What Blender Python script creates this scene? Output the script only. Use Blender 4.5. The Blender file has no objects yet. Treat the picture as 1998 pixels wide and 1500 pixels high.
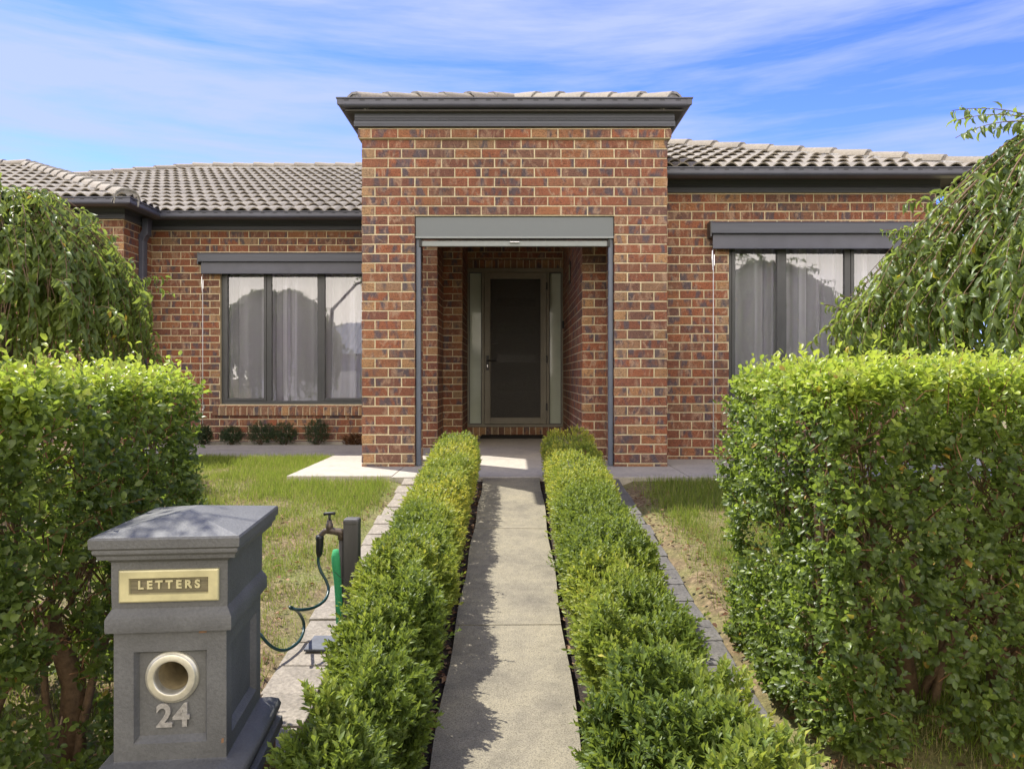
import bpy, math, random
import numpy as np
from mathutils import Vector, Matrix, noise
random.seed(7); RNG = np.random.default_rng(11)
S = bpy.context.scene
COL = S.collection
R = math.radians
EYE = 0.81
F = 1460.0
def px(x, y, d):                       # photo pixel -> world point at distance d
    return ((x-1004)/F*d, d, EYE-(y-735)/F*d)
SLOPE = 0.086
def pathz(y): return -0.004 - SLOPE*max(0.0, min(6.05-y, 6.6))
def gz(y):
    if y >= 6.05: return -0.035
    return -0.035 - 0.015*min(1, (6.05-y)/.3) - SLOPE*min(6.05-y, 6.6)

# ------------------------------------------------------------------ materials
def newmat(name):
    m = bpy.data.materials.new(name); m.use_nodes = True
    nt = m.node_tree; nt.nodes.clear()
    out = nt.nodes.new('ShaderNodeOutputMaterial')
    return m, nt, out
def N(nt, typ, **kw):
    n = nt.nodes.new(typ)
    for k, v in kw.items():
        if k in n.inputs: n.inputs[k].default_value = v
        else: setattr(n, k, v)
    return n
def L(nt, a, b): nt.links.new(a, b)
def c4(c): return (c[0], c[1], c[2], 1)
def ramp(nt, fac, stops):
    r = nt.nodes.new('ShaderNodeValToRGB')
    e = r.color_ramp.elements
    while len(e) < len(stops): e.new(.5)
    for i, (p, c) in enumerate(stops):
        e[i].position = p; e[i].color = c4(c) if hasattr(c, '__len__') else (c, c, c, 1)
    L(nt, fac, r.inputs[0]); return r
def noisetex(nt, scale, detail=3, rough=.55, vec=None, dim='3D'):
    n = N(nt, 'ShaderNodeTexNoise', noise_dimensions=dim)
    n.inputs['Scale'].default_value = scale; n.inputs['Detail'].default_value = detail
    n.inputs['Roughness'].default_value = rough
    if vec: L(nt, vec, n.inputs['Vector'])
    return n
def mixc(nt, fac, a, b, mode='MIX'):
    m = N(nt, 'ShaderNodeMix', data_type='RGBA', blend_type=mode)
    for s, v in ((0, fac), (6, a), (7, b)):
        if isinstance(v, (int, float)): m.inputs[s].default_value = v
        elif isinstance(v, tuple): m.inputs[s].default_value = c4(v)
        else: L(nt, v, m.inputs[s])
    return m.outputs[2]
def coords(nt, scale=(1, 1, 1), kind='Object', rot=(0, 0, 0)):
    t = N(nt, 'ShaderNodeTexCoord'); mp = N(nt, 'ShaderNodeMapping')
    mp.inputs['Scale'].default_value = scale; mp.inputs['Rotation'].default_value = rot
    L(nt, t.outputs[kind], mp.inputs[0]); return mp.outputs[0]
def bump(nt, h, strength, dist=.01):
    b = N(nt, 'ShaderNodeBump'); b.inputs['Strength'].default_value = strength
    b.inputs['Distance'].default_value = dist; L(nt, h, b.inputs['Height']); return b.outputs[0]
def simple(name, col, rough=.6, metal=0, nscale=30, namt=.15, bmp=.0, spec=.5, stretch=(1, 1, 1), big=0, bscale=2.0):
    m, nt, out = newmat(name)
    v = coords(nt, stretch)
    n = noisetex(nt, nscale, 4, .6, v)
    lo = tuple(c*(1-namt) for c in col); hi = tuple(min(1, c*(1+namt)) for c in col)
    r = ramp(nt, n.outputs[0], [(.3, lo), (.7, hi)])
    c = r.outputs[0]
    if big:
        n2 = noisetex(nt, bscale, 4, .6, v)
        r2 = ramp(nt, n2.outputs[0], [(.35, 1-big), (.65, 1.0)])
        c = mixc(nt, 1.0, c, r2.outputs[0], 'MULTIPLY')
    p = N(nt, 'ShaderNodeBsdfPrincipled', Roughness=rough, Metallic=metal)
    p.inputs['Specular IOR Level'].default_value = spec
    L(nt, c, p.inputs['Base Color'])
    if bmp: L(nt, bump(nt, n.outputs[0], bmp), p.inputs['Normal'])
    L(nt, p.outputs[0], out.inputs[0]); return m

def brickmat():
    m, nt, out = newmat('brick')
    a = N(nt, 'ShaderNodeAttribute', attribute_name='bk')       # rand, rand2, header
    sep = N(nt, 'ShaderNodeSeparateXYZ'); L(nt, a.outputs['Vector'], sep.inputs[0])
    base = ramp(nt, sep.outputs[0], [(0, (.23, .080, .042)), (.25, (.31, .105, .046)), (.5, (.18, .070, .045)), (.7, (.33, .135, .056)), (.85, (.16, .08, .058)), (1, (.265, .10, .048))])
    hdr = ramp(nt, sep.outputs[0], [(0, (.32, .175, .08)), (.35, (.42, .235, .105)), (.6, (.30, .20, .115)), (.8, (.22, .095, .055)), (1, (.36, .19, .085))])
    hm = N(nt, 'ShaderNodeMath', operation='MULTIPLY'); L(nt, sep.outputs[2], hm.inputs[0]); hm.inputs[1].default_value = 1
    col = mixc(nt, hm.outputs[0], base.outputs[0], hdr.outputs[0])
    g = N(nt, 'ShaderNodeTexCoord')
    off = N(nt, 'ShaderNodeVectorMath', operation='SCALE'); L(nt, a.outputs['Vector'], off.inputs[0]); off.inputs['Scale'].default_value = 37
    add = N(nt, 'ShaderNodeVectorMath', operation='ADD'); L(nt, g.outputs['Object'], add.inputs[0]); L(nt, off.outputs[0], add.inputs[1])
    mp = N(nt, 'ShaderNodeMapping'); mp.inputs['Scale'].default_value = (11, 11, 5); L(nt, add.outputs[0], mp.inputs[0])
    n1 = noisetex(nt, 1.1, 2, .5, mp.outputs[0])
    # blue-black fire flashes
    f1 = ramp(nt, n1.outputs[0], [(.53, 0.0), (.64, .85)])
    col = mixc(nt, f1.outputs[0], col, (.085, .072, .088))
    n2 = noisetex(nt, 1.3, 2, .5, mp.outputs[0]); n2.inputs['Distortion'].default_value = 1.5
    f2 = ramp(nt, n2.outputs[0], [(.53, 0.0), (.68, .75)])
    col = mixc(nt, f2.outputs[0], col, (.40, .26, .17))
    n3 = noisetex(nt, 130, 4, .75, g.outputs['Object'])
    f3 = ramp(nt, n3.outputs[0], [(.36, .38), (.50, 1.0), (.72, 1.45)])
    col = mixc(nt, 1.0, col, f3.outputs[0], 'MULTIPLY')
    mp2 = N(nt, 'ShaderNodeMapping'); mp2.inputs['Scale'].default_value = (35, 35, 110); L(nt, add.outputs[0], mp2.inputs[0])
    n4 = noisetex(nt, 1, 4, .65, mp2.outputs[0])
    f4 = ramp(nt, n4.outputs[0], [(.36, .5), (.46, 1.0)])
    col = mixc(nt, .8, col, f4.outputs[0], 'MULTIPLY')
    # large weathering stains
    n5 = noisetex(nt, .9, 3, .6, g.outputs['Object'])
    f5 = ramp(nt, n5.outputs[0], [(.33, .74), (.62, 1.12)])
    col = mixc(nt, 1.0, col, f5.outputs[0], 'MULTIPLY')
    p = N(nt, 'ShaderNodeBsdfPrincipled', Roughness=.72)
    L(nt, col, p.inputs['Base Color'])
    hh = N(nt, 'ShaderNodeMath', operation='ADD'); L(nt, n3.outputs[0], hh.inputs[0]); L(nt, f4.outputs[0], hh.inputs[1])
    L(nt, bump(nt, hh.outputs[0], .7, .004), p.inputs['Normal'])
    L(nt, p.outputs[0], out.inputs[0]); return m

def leafmat(name, stops, trans=.35, rough=.35, spec=.5, tcol=(.28, .42, .05), backmul=1.25):
    m, nt, out = newmat(name)
    a = N(nt, 'ShaderNodeAttribute', attribute_name='v')
    r = ramp(nt, a.outputs['Fac'], stops)
    n = noisetex(nt, 60, 2, .5, N(nt, 'ShaderNodeTexCoord').outputs['Object'])
    f = ramp(nt, n.outputs[0], [(.3, .8), (.7, 1.15)])
    c = mixc(nt, 1.0, r.outputs[0], f.outputs[0], 'MULTIPLY')
    geo = N(nt, 'ShaderNodeNewGeometry')
    c2 = mixc(nt, 1.0, c, (backmul, backmul, backmul*1.0), 'MULTIPLY')
    c = mixc(nt, geo.outputs['Backfacing'], c, c2)
    p = N(nt, 'ShaderNodeBsdfPrincipled', Roughness=rough)
    p.inputs['Specular IOR Level'].default_value = spec
    L(nt, c, p.inputs['Base Color'])
    t = N(nt, 'ShaderNodeBsdfTranslucent')
    tc = mixc(nt, .55, c, tcol); L(nt, tc, t.inputs[0])
    mx = N(nt, 'ShaderNodeMixShader'); mx.inputs[0].default_value = trans
    L(nt, p.outputs[0], mx.inputs[1]); L(nt, t.outputs[0], mx.inputs[2])
    L(nt, mx.outputs[0], out.inputs[0]); return m

M = {}
M['brick'] = brickmat()
M['mortar'] = simple('mortar', (.68, .59, .39), .9, nscale=90, namt=.22, bmp=.5, big=.2)
M['dark_trim'] = simple('dark_trim', (.080, .086, .118), .38, nscale=4, namt=.10, big=.12)
M['trim_shadow'] = simple('trim_slot', (.01, .01, .01), .8)
M['frieze'] = simple('frieze', (.082, .090, .115), .5, nscale=5, namt=.10, stretch=(.3, 1, 6))
M['frame'] = simple('frame', (.075, .078, .082), .42, nscale=8, namt=.08)
M['shutter'] = simple('screen_housing', (.145, .165, .172), .45, nscale=160, namt=.12, bmp=.05)
M['shutter_bar'] = simple('screen_bar', (.25, .275, .275), .35, nscale=40, namt=.07)
M['channel'] = simple('screen_channel', (.11, .13, .17), .4, nscale=8, namt=.1)
M['doorframe'] = simple('doorframe', (.21, .19, .14), .45, nscale=8, namt=.1)
M['door'] = simple('door', (.05, .047, .04), .5)
M['soffit'] = simple('soffit', (.09, .085, .08), .7)
M['black'] = simple('black_plastic', (.012, .012, .012), .45)
M['white_metal'] = simple('cord_metal', (.62, .62, .64), .35, nscale=20)
M['silver'] = simple('silver', (.6, .6, .62), .25, metal=.9)
M['wall_in'] = simple('interior', (.2, .19, .18), .9)
M['ceiling'] = simple('ceiling_white', (.62, .58, .5), .9)
M['tile'] = simple('roof_tile', (.27, .24, .19), .85, nscale=45, namt=.25, bmp=.4, big=.32, bscale=3.5)
M['cap'] = simple('ridge_cap', (.29, .255, .195), .85, nscale=45, namt=.2, bmp=.3, big=.2)
M['bedding'] = simple('ridge_bedding', (.36, .35, .32), .9, nscale=25, namt=.3, bmp=.4)
M['brass'] = simple('brass', (.74, .69, .40), .42, metal=.55, nscale=9, namt=.22, bmp=.04, big=.25, bscale=7)
M['nickel'] = simple('nickel', (.62, .60, .48), .38, metal=.6, nscale=24, namt=.25)
M['brass_dark'] = simple('brass_dark', (.30, .27, .17), .6, metal=.3, nscale=60, namt=.3, stretch=(.1, 1, 6))
M['numeral'] = simple('numeral', (.33, .32, .29), .5, metal=.3, nscale=120, namt=.3)
M['mailbox'] = simple('mailbox_paint', (.122, .125, .12), .62, nscale=140, namt=.14, bmp=.25, big=.26, bscale=5)
M['tube_in'] = simple('tube_inside', (.34, .28, .16), .8, nscale=30, namt=.3)
M['sandbase'] = simple('sand_base', (.22, .12, .06), .85, nscale=14, namt=.3, bmp=.3, stretch=(3, 3, .6))
M['stem'] = simple('stem', (.16, .10, .055), .85, nscale=60, namt=.35, bmp=.4)
M['stem_new'] = simple('stem_new', (.22, .11, .05), .7)
M['bark'] = simple('bark', (.11, .085, .06), .9, nscale=40, namt=.5, bmp=.8, stretch=(1, 1, .25))
M['hose'] = simple('hose', (.012, .05, .05), .35)
M['foam'] = simple('foam', (.05, .36, .14), .9, nscale=160, namt=.18, bmp=.3)
M['tap'] = simple('tap_metal', (.11, .085, .065), .45, metal=.5, nscale=40, namt=.4)
M['post'] = simple('post_grey', (.075, .072, .066), .6, nscale=30, namt=.22, stretch=(1, 1, .15), bmp=.1)
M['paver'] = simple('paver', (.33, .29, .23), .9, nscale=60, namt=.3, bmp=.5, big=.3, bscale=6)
M['paver_dark'] = simple('paver_dark', (.15, .14, .125), .9, nscale=60, namt=.3, bmp=.5, big=.3, bscale=6)  # darker copy of the grey paver; hedge shade is partly in this colour
M['slate'] = simple('slate', (.12, .13, .15), .7, nscale=20, namt=.2)
M['asphalt'] = simple('asphalt', (.14, .14, .13), .9, nscale=80, namt=.3, bmp=.3)
M['render_wall'] = simple('render_wall', (.50, .48, .44), .9)
M['metal_roof'] = simple('metal_roof', (.30, .32, .34), .5)
M['mat'] = simple('mat', (.02, .018, .016), .95, nscale=200, namt=.4, bmp=.5)

def concrete(name, base, agg=.25, stain=.25, sc=220):
    m, nt, out = newmat(name)
    v = N(nt, 'ShaderNodeTexCoord').outputs['Object']
    n = noisetex(nt, sc, 3, .7, v)
    r = ramp(nt, n.outputs[0], [(.33, tuple(c*(1-agg*1.6) for c in base)), (.5, base), (.68, tuple(min(1, c*(1+agg)) for c in base))])
    n2 = noisetex(nt, 3.2, 6, .65, v)
    r2 = ramp(nt, n2.outputs[0], [(.32, (1-stain*1.3, 1-stain*1.3, 1-stain*1.2)), (.52, (1-stain*.35,)*3), (.7, (1.05, 1.04, 1.0))])
    c = mixc(nt, 1.0, r.outputs[0], r2.outputs[0], 'MULTIPLY')
    n3 = noisetex(nt, 22, 4, .6, v)
    r3 = ramp(nt, n3.outputs[0], [(.3, .85), (.6, 1.05)])
    c = mixc(nt, 1.0, c, r3.outputs[0], 'MULTIPLY')
    p = N(nt, 'ShaderNodeBsdfPrincipled', Roughness=.88)
    L(nt, c, p.inputs['Base Color']); L(nt, bump(nt, n.outputs[0], .5, .003), p.inputs['Normal'])
    L(nt, p.outputs[0], out.inputs[0]); return m
M['path'] = concrete('path_concrete', (.275, .245, .17), .34, .30)
M['slab'] = concrete('slab_concrete', (.46, .42, .35), .10, .16, 120)

def groundmat():
    m, nt, out = newmat('lawn_soil')
    v = N(nt, 'ShaderNodeTexCoord').outputs['Object']
    n = noisetex(nt, 28, 6, .7, v)
    soil = ramp(nt, n.outputs[0], [(.3, (.075, .05, .03)), (.5, (.19, .13, .07)), (.66, (.38, .28, .155))])
    n2 = noisetex(nt, 1.7, 4, .6, v)
    f = ramp(nt, n2.outputs[0], [(.42, 0.0), (.6, .75)])
    n3 = noisetex(nt, 90, 3, .7, v)
    gr = ramp(nt, n3.outputs[0], [(.35, (.075, .10, .02)), (.65, (.25, .27, .07))])
    c = mixc(nt, f.outputs[0], soil.outputs[0], gr.outputs[0])
    p = N(nt, 'ShaderNodeBsdfPrincipled', Roughness=.95); L(nt, c, p.inputs['Base Color'])
    L(nt, bump(nt, n.outputs[0], .8, .02), p.inputs['Normal'])
    L(nt, p.outputs[0], out.inputs[0]); return m
M['ground'] = groundmat()
M['mulch'] = simple('mulch', (.035, .024, .016), .95, nscale=70, namt=.7, bmp=.9)

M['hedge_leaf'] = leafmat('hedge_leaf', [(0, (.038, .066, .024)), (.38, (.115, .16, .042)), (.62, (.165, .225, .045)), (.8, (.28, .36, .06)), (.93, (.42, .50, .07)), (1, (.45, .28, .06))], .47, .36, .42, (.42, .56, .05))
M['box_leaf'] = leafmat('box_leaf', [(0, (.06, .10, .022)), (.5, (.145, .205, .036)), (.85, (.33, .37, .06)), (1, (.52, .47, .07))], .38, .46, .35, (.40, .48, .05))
M['tree_leaf'] = leafmat('tree_leaf', [(0, (.08, .12, .034)), (.6, (.155, .215, .05)), (.96, (.27, .33, .07)), (1, (.65, .46, .05))], .46, .42, .45, (.46, .56, .08), 1.5)
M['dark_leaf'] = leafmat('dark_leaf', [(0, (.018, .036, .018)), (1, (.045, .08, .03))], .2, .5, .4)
M['grass'] = leafmat('grass_blade', [(0, (.11, .17, .028)), (.5, (.25, .33, .05)), (.72, (.38, .44, .07)), (.85, (.36, .28, .13)), (1, (.50, .40, .23))], .42, .6, .25, (.34, .42, .06), 1)
M['dry_leaf'] = leafmat('dry_leaf', [(0, (.06, .035, .02)), (.6, (.17, .08, .035)), (1, (.40, .26, .15))], .15, .7, .2, (.3, .15, .05))

def glassmat(name, refl, tint, rough=0.0):
    m, nt, out = newmat(name)
    tr = N(nt, 'ShaderNodeBsdfTransparent'); tr.inputs[0].default_value = c4(tint)
    gl = N(nt, 'ShaderNodeBsdfGlossy'); gl.inputs['Roughness'].default_value = rough; gl.inputs[0].default_value = (.9, .92, .95, 1)
    mx = N(nt, 'ShaderNodeMixShader')
    lw = N(nt, 'ShaderNodeLayerWeight'); lw.inputs[0].default_value = .25
    ad = N(nt, 'ShaderNodeMath', operation='MULTIPLY_ADD'); L(nt, lw.outputs['Fresnel'], ad.inputs[0]); ad.inputs[1].default_value = .6; ad.inputs[2].default_value = refl
    L(nt, ad.outputs[0], mx.inputs[0]); L(nt, tr.outputs[0], mx.inputs[1]); L(nt, gl.outputs[0], mx.inputs[2])
    L(nt, mx.outputs[0], out.inputs[0]); return m
M['glass'] = glassmat('window_glass', .15, (.97, .98, 1.0))
M['frosted'] = simple('sidelight_glass', (.50, .55, .45), .06, nscale=3, namt=.1)
M['slot_glass'] = simple('slot_glass', (.035, .036, .032), .06, nscale=6)
def sheermat():
    m, nt, out = newmat('sheer')
    tr = N(nt, 'ShaderNodeBsdfTransparent')
    d = N(nt, 'ShaderNodeBsdfDiffuse'); d.inputs[0].default_value = (.90, .88, .97, 1)
    t = N(nt, 'ShaderNodeBsdfTranslucent'); t.inputs[0].default_value = (.90, .88, .97, 1)
    m1 = N(nt, 'ShaderNodeMixShader'); m1.inputs[0].default_value = .4
    L(nt, d.outputs[0], m1.inputs[1]); L(nt, t.outputs[0], m1.inputs[2])
    m2 = N(nt, 'ShaderNodeMixShader'); lw = N(nt, 'ShaderNodeLayerWeight'); lw.inputs[0].default_value = .5
    rr = ramp(nt, lw.outputs['Facing'], [(.0, .62), (.35, .88), (.7, 1.0)]); L(nt, rr.outputs[0], m2.inputs[0])
    L(nt, tr.outputs[0], m2.inputs[1]); L(nt, m1.outputs[0], m2.inputs[2])
    L(nt, m2.outputs[0], out.inputs[0]); return m
M['sheer'] = sheermat()
def screenmat():
    m, nt, out = newmat('mesh_screen')
    tr = N(nt, 'ShaderNodeBsdfTransparent')
    d = N(nt, 'ShaderNodeBsdfPrincipled', Roughness=.6); d.inputs['Base Color'].default_value = (.05, .046, .038, 1)
    n = noisetex(nt, 260, 2, .6, N(nt, 'ShaderNodeTexCoord').outputs['Object'])
    r = ramp(nt, n.outputs[0], [(.35, .55), (.65, .95)])
    mx = N(nt, 'ShaderNodeMixShader'); L(nt, r.outputs[0], mx.inputs[0])
    L(nt, tr.outputs[0], mx.inputs[1]); L(nt, d.outputs[0], mx.inputs[2]); L(nt, mx.outputs[0], out.inputs[0]); return m
M['screen'] = screenmat()

# ------------------------------------------------------------------ object helpers
class MB:
    """mesh builder: polygons with optional per-face attribute and material index"""
    def __init__(s): s.v = []; s.f = []; s.mi = []; s.at = []
    def quad(s, pts, mi=0, at=(0, 0, 0)):
        b = len(s.v); s.v.extend(pts); s.f.append(tuple(range(b, b+len(pts)))); s.mi.append(mi); s.at.append(at)
    def box(s, x0, x1, y0, y1, z0, z1, mi=0, at=(0, 0, 0)):
        b = len(s.v)
        s.v.extend([(x0, y0, z0), (x1, y0, z0), (x1, y1, z0), (x0, y1, z0), (x0, y0, z1), (x1, y0, z1), (x1, y1, z1), (x0, y1, z1)])
        for q in ((0, 3, 2, 1), (4, 5, 6, 7), (0, 1, 5, 4), (1, 2, 6, 5), (2, 3, 7, 6), (3, 0, 4, 7)):
            s.f.append(tuple(b+i for i in q)); s.mi.append(mi); s.at.append(at)
    def cbox(s, x0, x1, y0, y1, z0, z1, c=.004, mi=0):
        """box with chamfered edges"""
        import bmesh
        bm = bmesh.new(); bmesh.ops.create_cube(bm, size=1)
        for v in bm.verts: v.co = Vector((x0+(v.co.x+.5)*(x1-x0), y0+(v.co.y+.5)*(y1-y0), z0+(v.co.z+.5)*(z1-z0)))
        bmesh.ops.bevel(bm, geom=list(bm.edges), offset=c, segments=2, profile=.5, affect='EDGES')
        s.addbm(bm, mi)
    def addbm(s, bm, mi=0, mat=None):
        b = len(s.v); bm.verts.index_update()
        for v in bm.verts: s.v.append(tuple(mat @ v.co if mat else v.co))
        for f in bm.faces: s.f.append(tuple(b+v.index for v in f.verts)); s.mi.append(mi); s.at.append((0, 0, 0))
        bm.free()
    def tube(s, pts, rads, n=6, mi=0, cap=True):
        pts = [Vector(p) for p in pts]
        if not hasattr(rads, '__len__'): rads = [rads]*len(pts)
        b = len(s.v); prev = None
        for i, p in enumerate(pts):
            t = (pts[min(i+1, len(pts)-1)]-pts[max(i-1, 0)])
            if t.length < 1e-9: t = Vector((0, 0, 1))
            t.normalize()
            if prev is None:
                a = Vector((0, 0, 1)) if abs(t.z) < .9 else Vector((1, 0, 0))
                prev = t.cross(a).normalized()
            else:
                prev = (prev - t*prev.dot(t)).normalized()
            w = t.cross(prev)
            for k in range(n):
                an = 2*math.pi*k/n
                s.v.append(tuple(p+(prev*math.cos(an)+w*math.sin(an))*rads[i]))
        for i in range(len(pts)-1):
            for k in range(n):
                a = b+i*n+k; c = b+i*n+(k+1) % n
                s.f.append((a, c, c+n, a+n)); s.mi.append(mi); s.at.append((0, 0, 0))
        if cap:
            s.f.append(tuple(b+k for k in range(n))[::-1]); s.mi.append(mi); s.at.append((0, 0, 0))
            e = b+(len(pts)-1)*n
            s.f.append(tuple(e+k for k in range(n))); s.mi.append(mi); s.at.append((0, 0, 0))
    def lathe(s, prof, n=40, mi=0, mat=None):
        """prof: list of (radius, height) round local z"""
        b = len(s.v)
        for r, z in prof:
            for k in range(n):
                an = 2*math.pi*k/n; p = Vector((r*math.cos(an), r*math.sin(an), z))
                s.v.append(tuple(mat @ p if mat else p))
        for i in range(len(prof)-1):
            for k in range(n):
                a = b+i*n+k; c = b+i*n+(k+1) % n
                s.f.append((a, c, c+n, a+n)); s.mi.append(mi); s.at.append((0, 0, 0))

ORG = {}
def base_mat(p): return ORG.get(p.name, Matrix.Identity(4)) if p else Matrix.Identity(4)
def tag(o, label=None, cat=None, group=None, kind=None):
    if label: o['label'] = label
    if cat: o['category'] = cat
    if group: o['group'] = group
    if kind: o['kind'] = kind
    return o
def thing(name, label, cat, loc=(0, 0, 0), rz=0, group=None):
    o = bpy.data.objects.new(name, None); COL.objects.link(o)
    o.empty_display_size = .1
    o.location = loc; o.rotation_euler = (0, 0, rz)
    ORG[o.name] = Matrix.Translation(loc) @ Matrix.Rotation(rz, 4, 'Z')
    return tag(o, label, cat, group)
def fix(me, smooth=False):
    if smooth:
        me.polygons.foreach_set('use_smooth', np.ones(len(me.polygons), dtype=bool))
def obj(name, mb, mats, parent=None, local=False, smooth=False, attr=None, label=None, loc=None, auto=None):
    me = bpy.data.meshes.new(name)
    V = mb.v
    if parent and not local:
        inv = base_mat(parent).inverted()
        V = [tuple(inv @ Vector(p)) for p in V]
    elif loc is not None and not local:
        V = [(p[0]-loc[0], p[1]-loc[1], p[2]-loc[2]) for p in V]
    me.from_pydata(V, [], mb.f)
    if not isinstance(mats, (list, tuple)): mats = [mats]
    for m in mats: me.materials.append(m)
    if len(mats) > 1: me.polygons.foreach_set('material_index', np.array(mb.mi, dtype=np.int32))
    if attr:
        a = me.attributes.new(attr, 'FLOAT_VECTOR', 'FACE')
        a.data.foreach_set('vector', np.array(mb.at, dtype=np.float32).ravel())
    if smooth: fix(me, True)
    if auto:
        fix(me, True)
        import bmesh
        bm = bmesh.new(); bm.from_mesh(me)
        bmesh.ops.remove_doubles(bm, verts=bm.verts, dist=1e-5)
        bmesh.ops.recalc_face_normals(bm, faces=bm.faces)
        for e in bm.edges:
            if len(e.link_faces) == 2 and e.calc_face_angle(0) > R(auto): e.smooth = False
        bm.to_mesh(me); bm.free()
    me.update()
    o = bpy.data.objects.new(name, me); COL.objects.link(o)
    if parent: o.parent = parent; ORG[o.name] = base_mat(parent)
    elif loc is not None:
        o.location = loc; ORG[o.name] = Matrix.Translation(loc)
    if label: o['label'] = label
    return o
def obj_np(name, V, Fq, mats, parent=None, v=None, smooth=False, loc=None, sizes=None):
    """V (n,3), Fq (m,k) constant-size faces; v = per-face float attribute"""
    me = bpy.data.meshes.new(name)
    if parent is not None:
        inv = np.array(base_mat(parent).inverted()); V = V @ inv[:3, :3].T + inv[:3, 3]
    elif loc is not None: V = V - np.array(loc)
    n, (m, k) = len(V), Fq.shape
    me.vertices.add(n); me.vertices.foreach_set('co', V.astype(np.float32).ravel())
    me.loops.add(m*k); me.loops.foreach_set('vertex_index', Fq.astype(np.int32).ravel())
    me.polygons.add(m)
    me.polygons.foreach_set('loop_start', np.arange(0, m*k, k, dtype=np.int32))
    if not isinstance(mats, (list, tuple)): mats = [mats]
    for mt in mats: me.materials.append(mt)
    if v is not None:
        a = me.attributes.new('v', 'FLOAT', 'FACE'); a.data.foreach_set('value', v.astype(np.float32))
    me.update(calc_edges=True)
    if smooth: fix(me, True)
    o = bpy.data.objects.new(name, me); COL.objects.link(o)
    if parent is not None: o.parent = parent; ORG[o.name] = base_mat(parent)
    elif loc is not None: o.location = loc
    return o

def unit(a): return a/np.maximum(np.linalg.norm(a, axis=-1, keepdims=True), 1e-9)
# leaf templates: (along, side, up), quads
T_BIG = (np.array([(0, 0, 0), (.5, 0, .0), (1, 0, -.10), (.22, .36, .10), (.70, .42, .10), (.22, -.36, .10), (.70, -.42, .10)], float),
         np.array([(0, 1, 3, 3), (1, 2, 4, 3), (0, 5, 1, 1), (1, 5, 6, 2)]))
T_BIG = (np.array([(0, 0, 0), (.32, 0, .0), (.68, 0, -.02), (1, 0, -.12), (.30, .42, .12), (.70, .44, .10), (.30, -.42, .12), (.70, -.44, .10)], float),
         np.array([(0, 1, 4), (1, 2, 4), (2, 5, 4), (2, 3, 5), (0, 6, 1), (1, 6, 2), (2, 6, 7), (2, 7, 3)]))
T_SMALL = (np.array([(0, 0, 0), (.55, 0, -.02), (1, 0, -.06), (.5, .45, .10), (.5, -.45, .10)], float),
           np.array([(0, 1, 3), (1, 2, 3), (0, 4, 1), (1, 4, 2)]))
T_DROOP = (np.array([(0, 0, 0), (.35, 0, .02), (.72, 0, -.10), (1, 0, -.34), (.32, .40, .14), (.72, .36, .02), (.32, -.40, .14), (.72, -.36, .02)], float),
           np.array([(0, 1, 4), (1, 2, 4), (2, 5, 4), (2, 3, 5), (0, 6, 1), (1, 6, 2), (2, 6, 7), (2, 7, 3)]))
def leaves(P, D, Nn, Ln, Wd, tmpl, v):
    """instances of a leaf template -> verts, faces, per-face v"""
    D = unit(D); Sd = unit(np.cross(Nn, D)); U = np.cross(D, Sd)
    tv, tf = tmpl
    V = P[:, None, :] + D[:, None, :]*(tv[None, :, 0:1]*Ln[:, None, None]) + Sd[:, None, :]*(tv[None, :, 1:2]*Wd[:, None, None]) + U[:, None, :]*(tv[None, :, 2:3]*Ln[:, None, None])
    n = len(P); k = len(tv)
    Fq = tf[None] + (np.arange(n)*k)[:, None, None]
    return V.reshape(-1, 3), Fq.reshape(-1, tf.shape[1]), np.repeat(v, len(tf))
def fnoise(P, s=1.0, seed=0.0):
    return np.array([noise.noise(Vector((p[0]*s+seed, p[1]*s+seed*.7, p[2]*s-seed))) for p in P])

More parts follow.
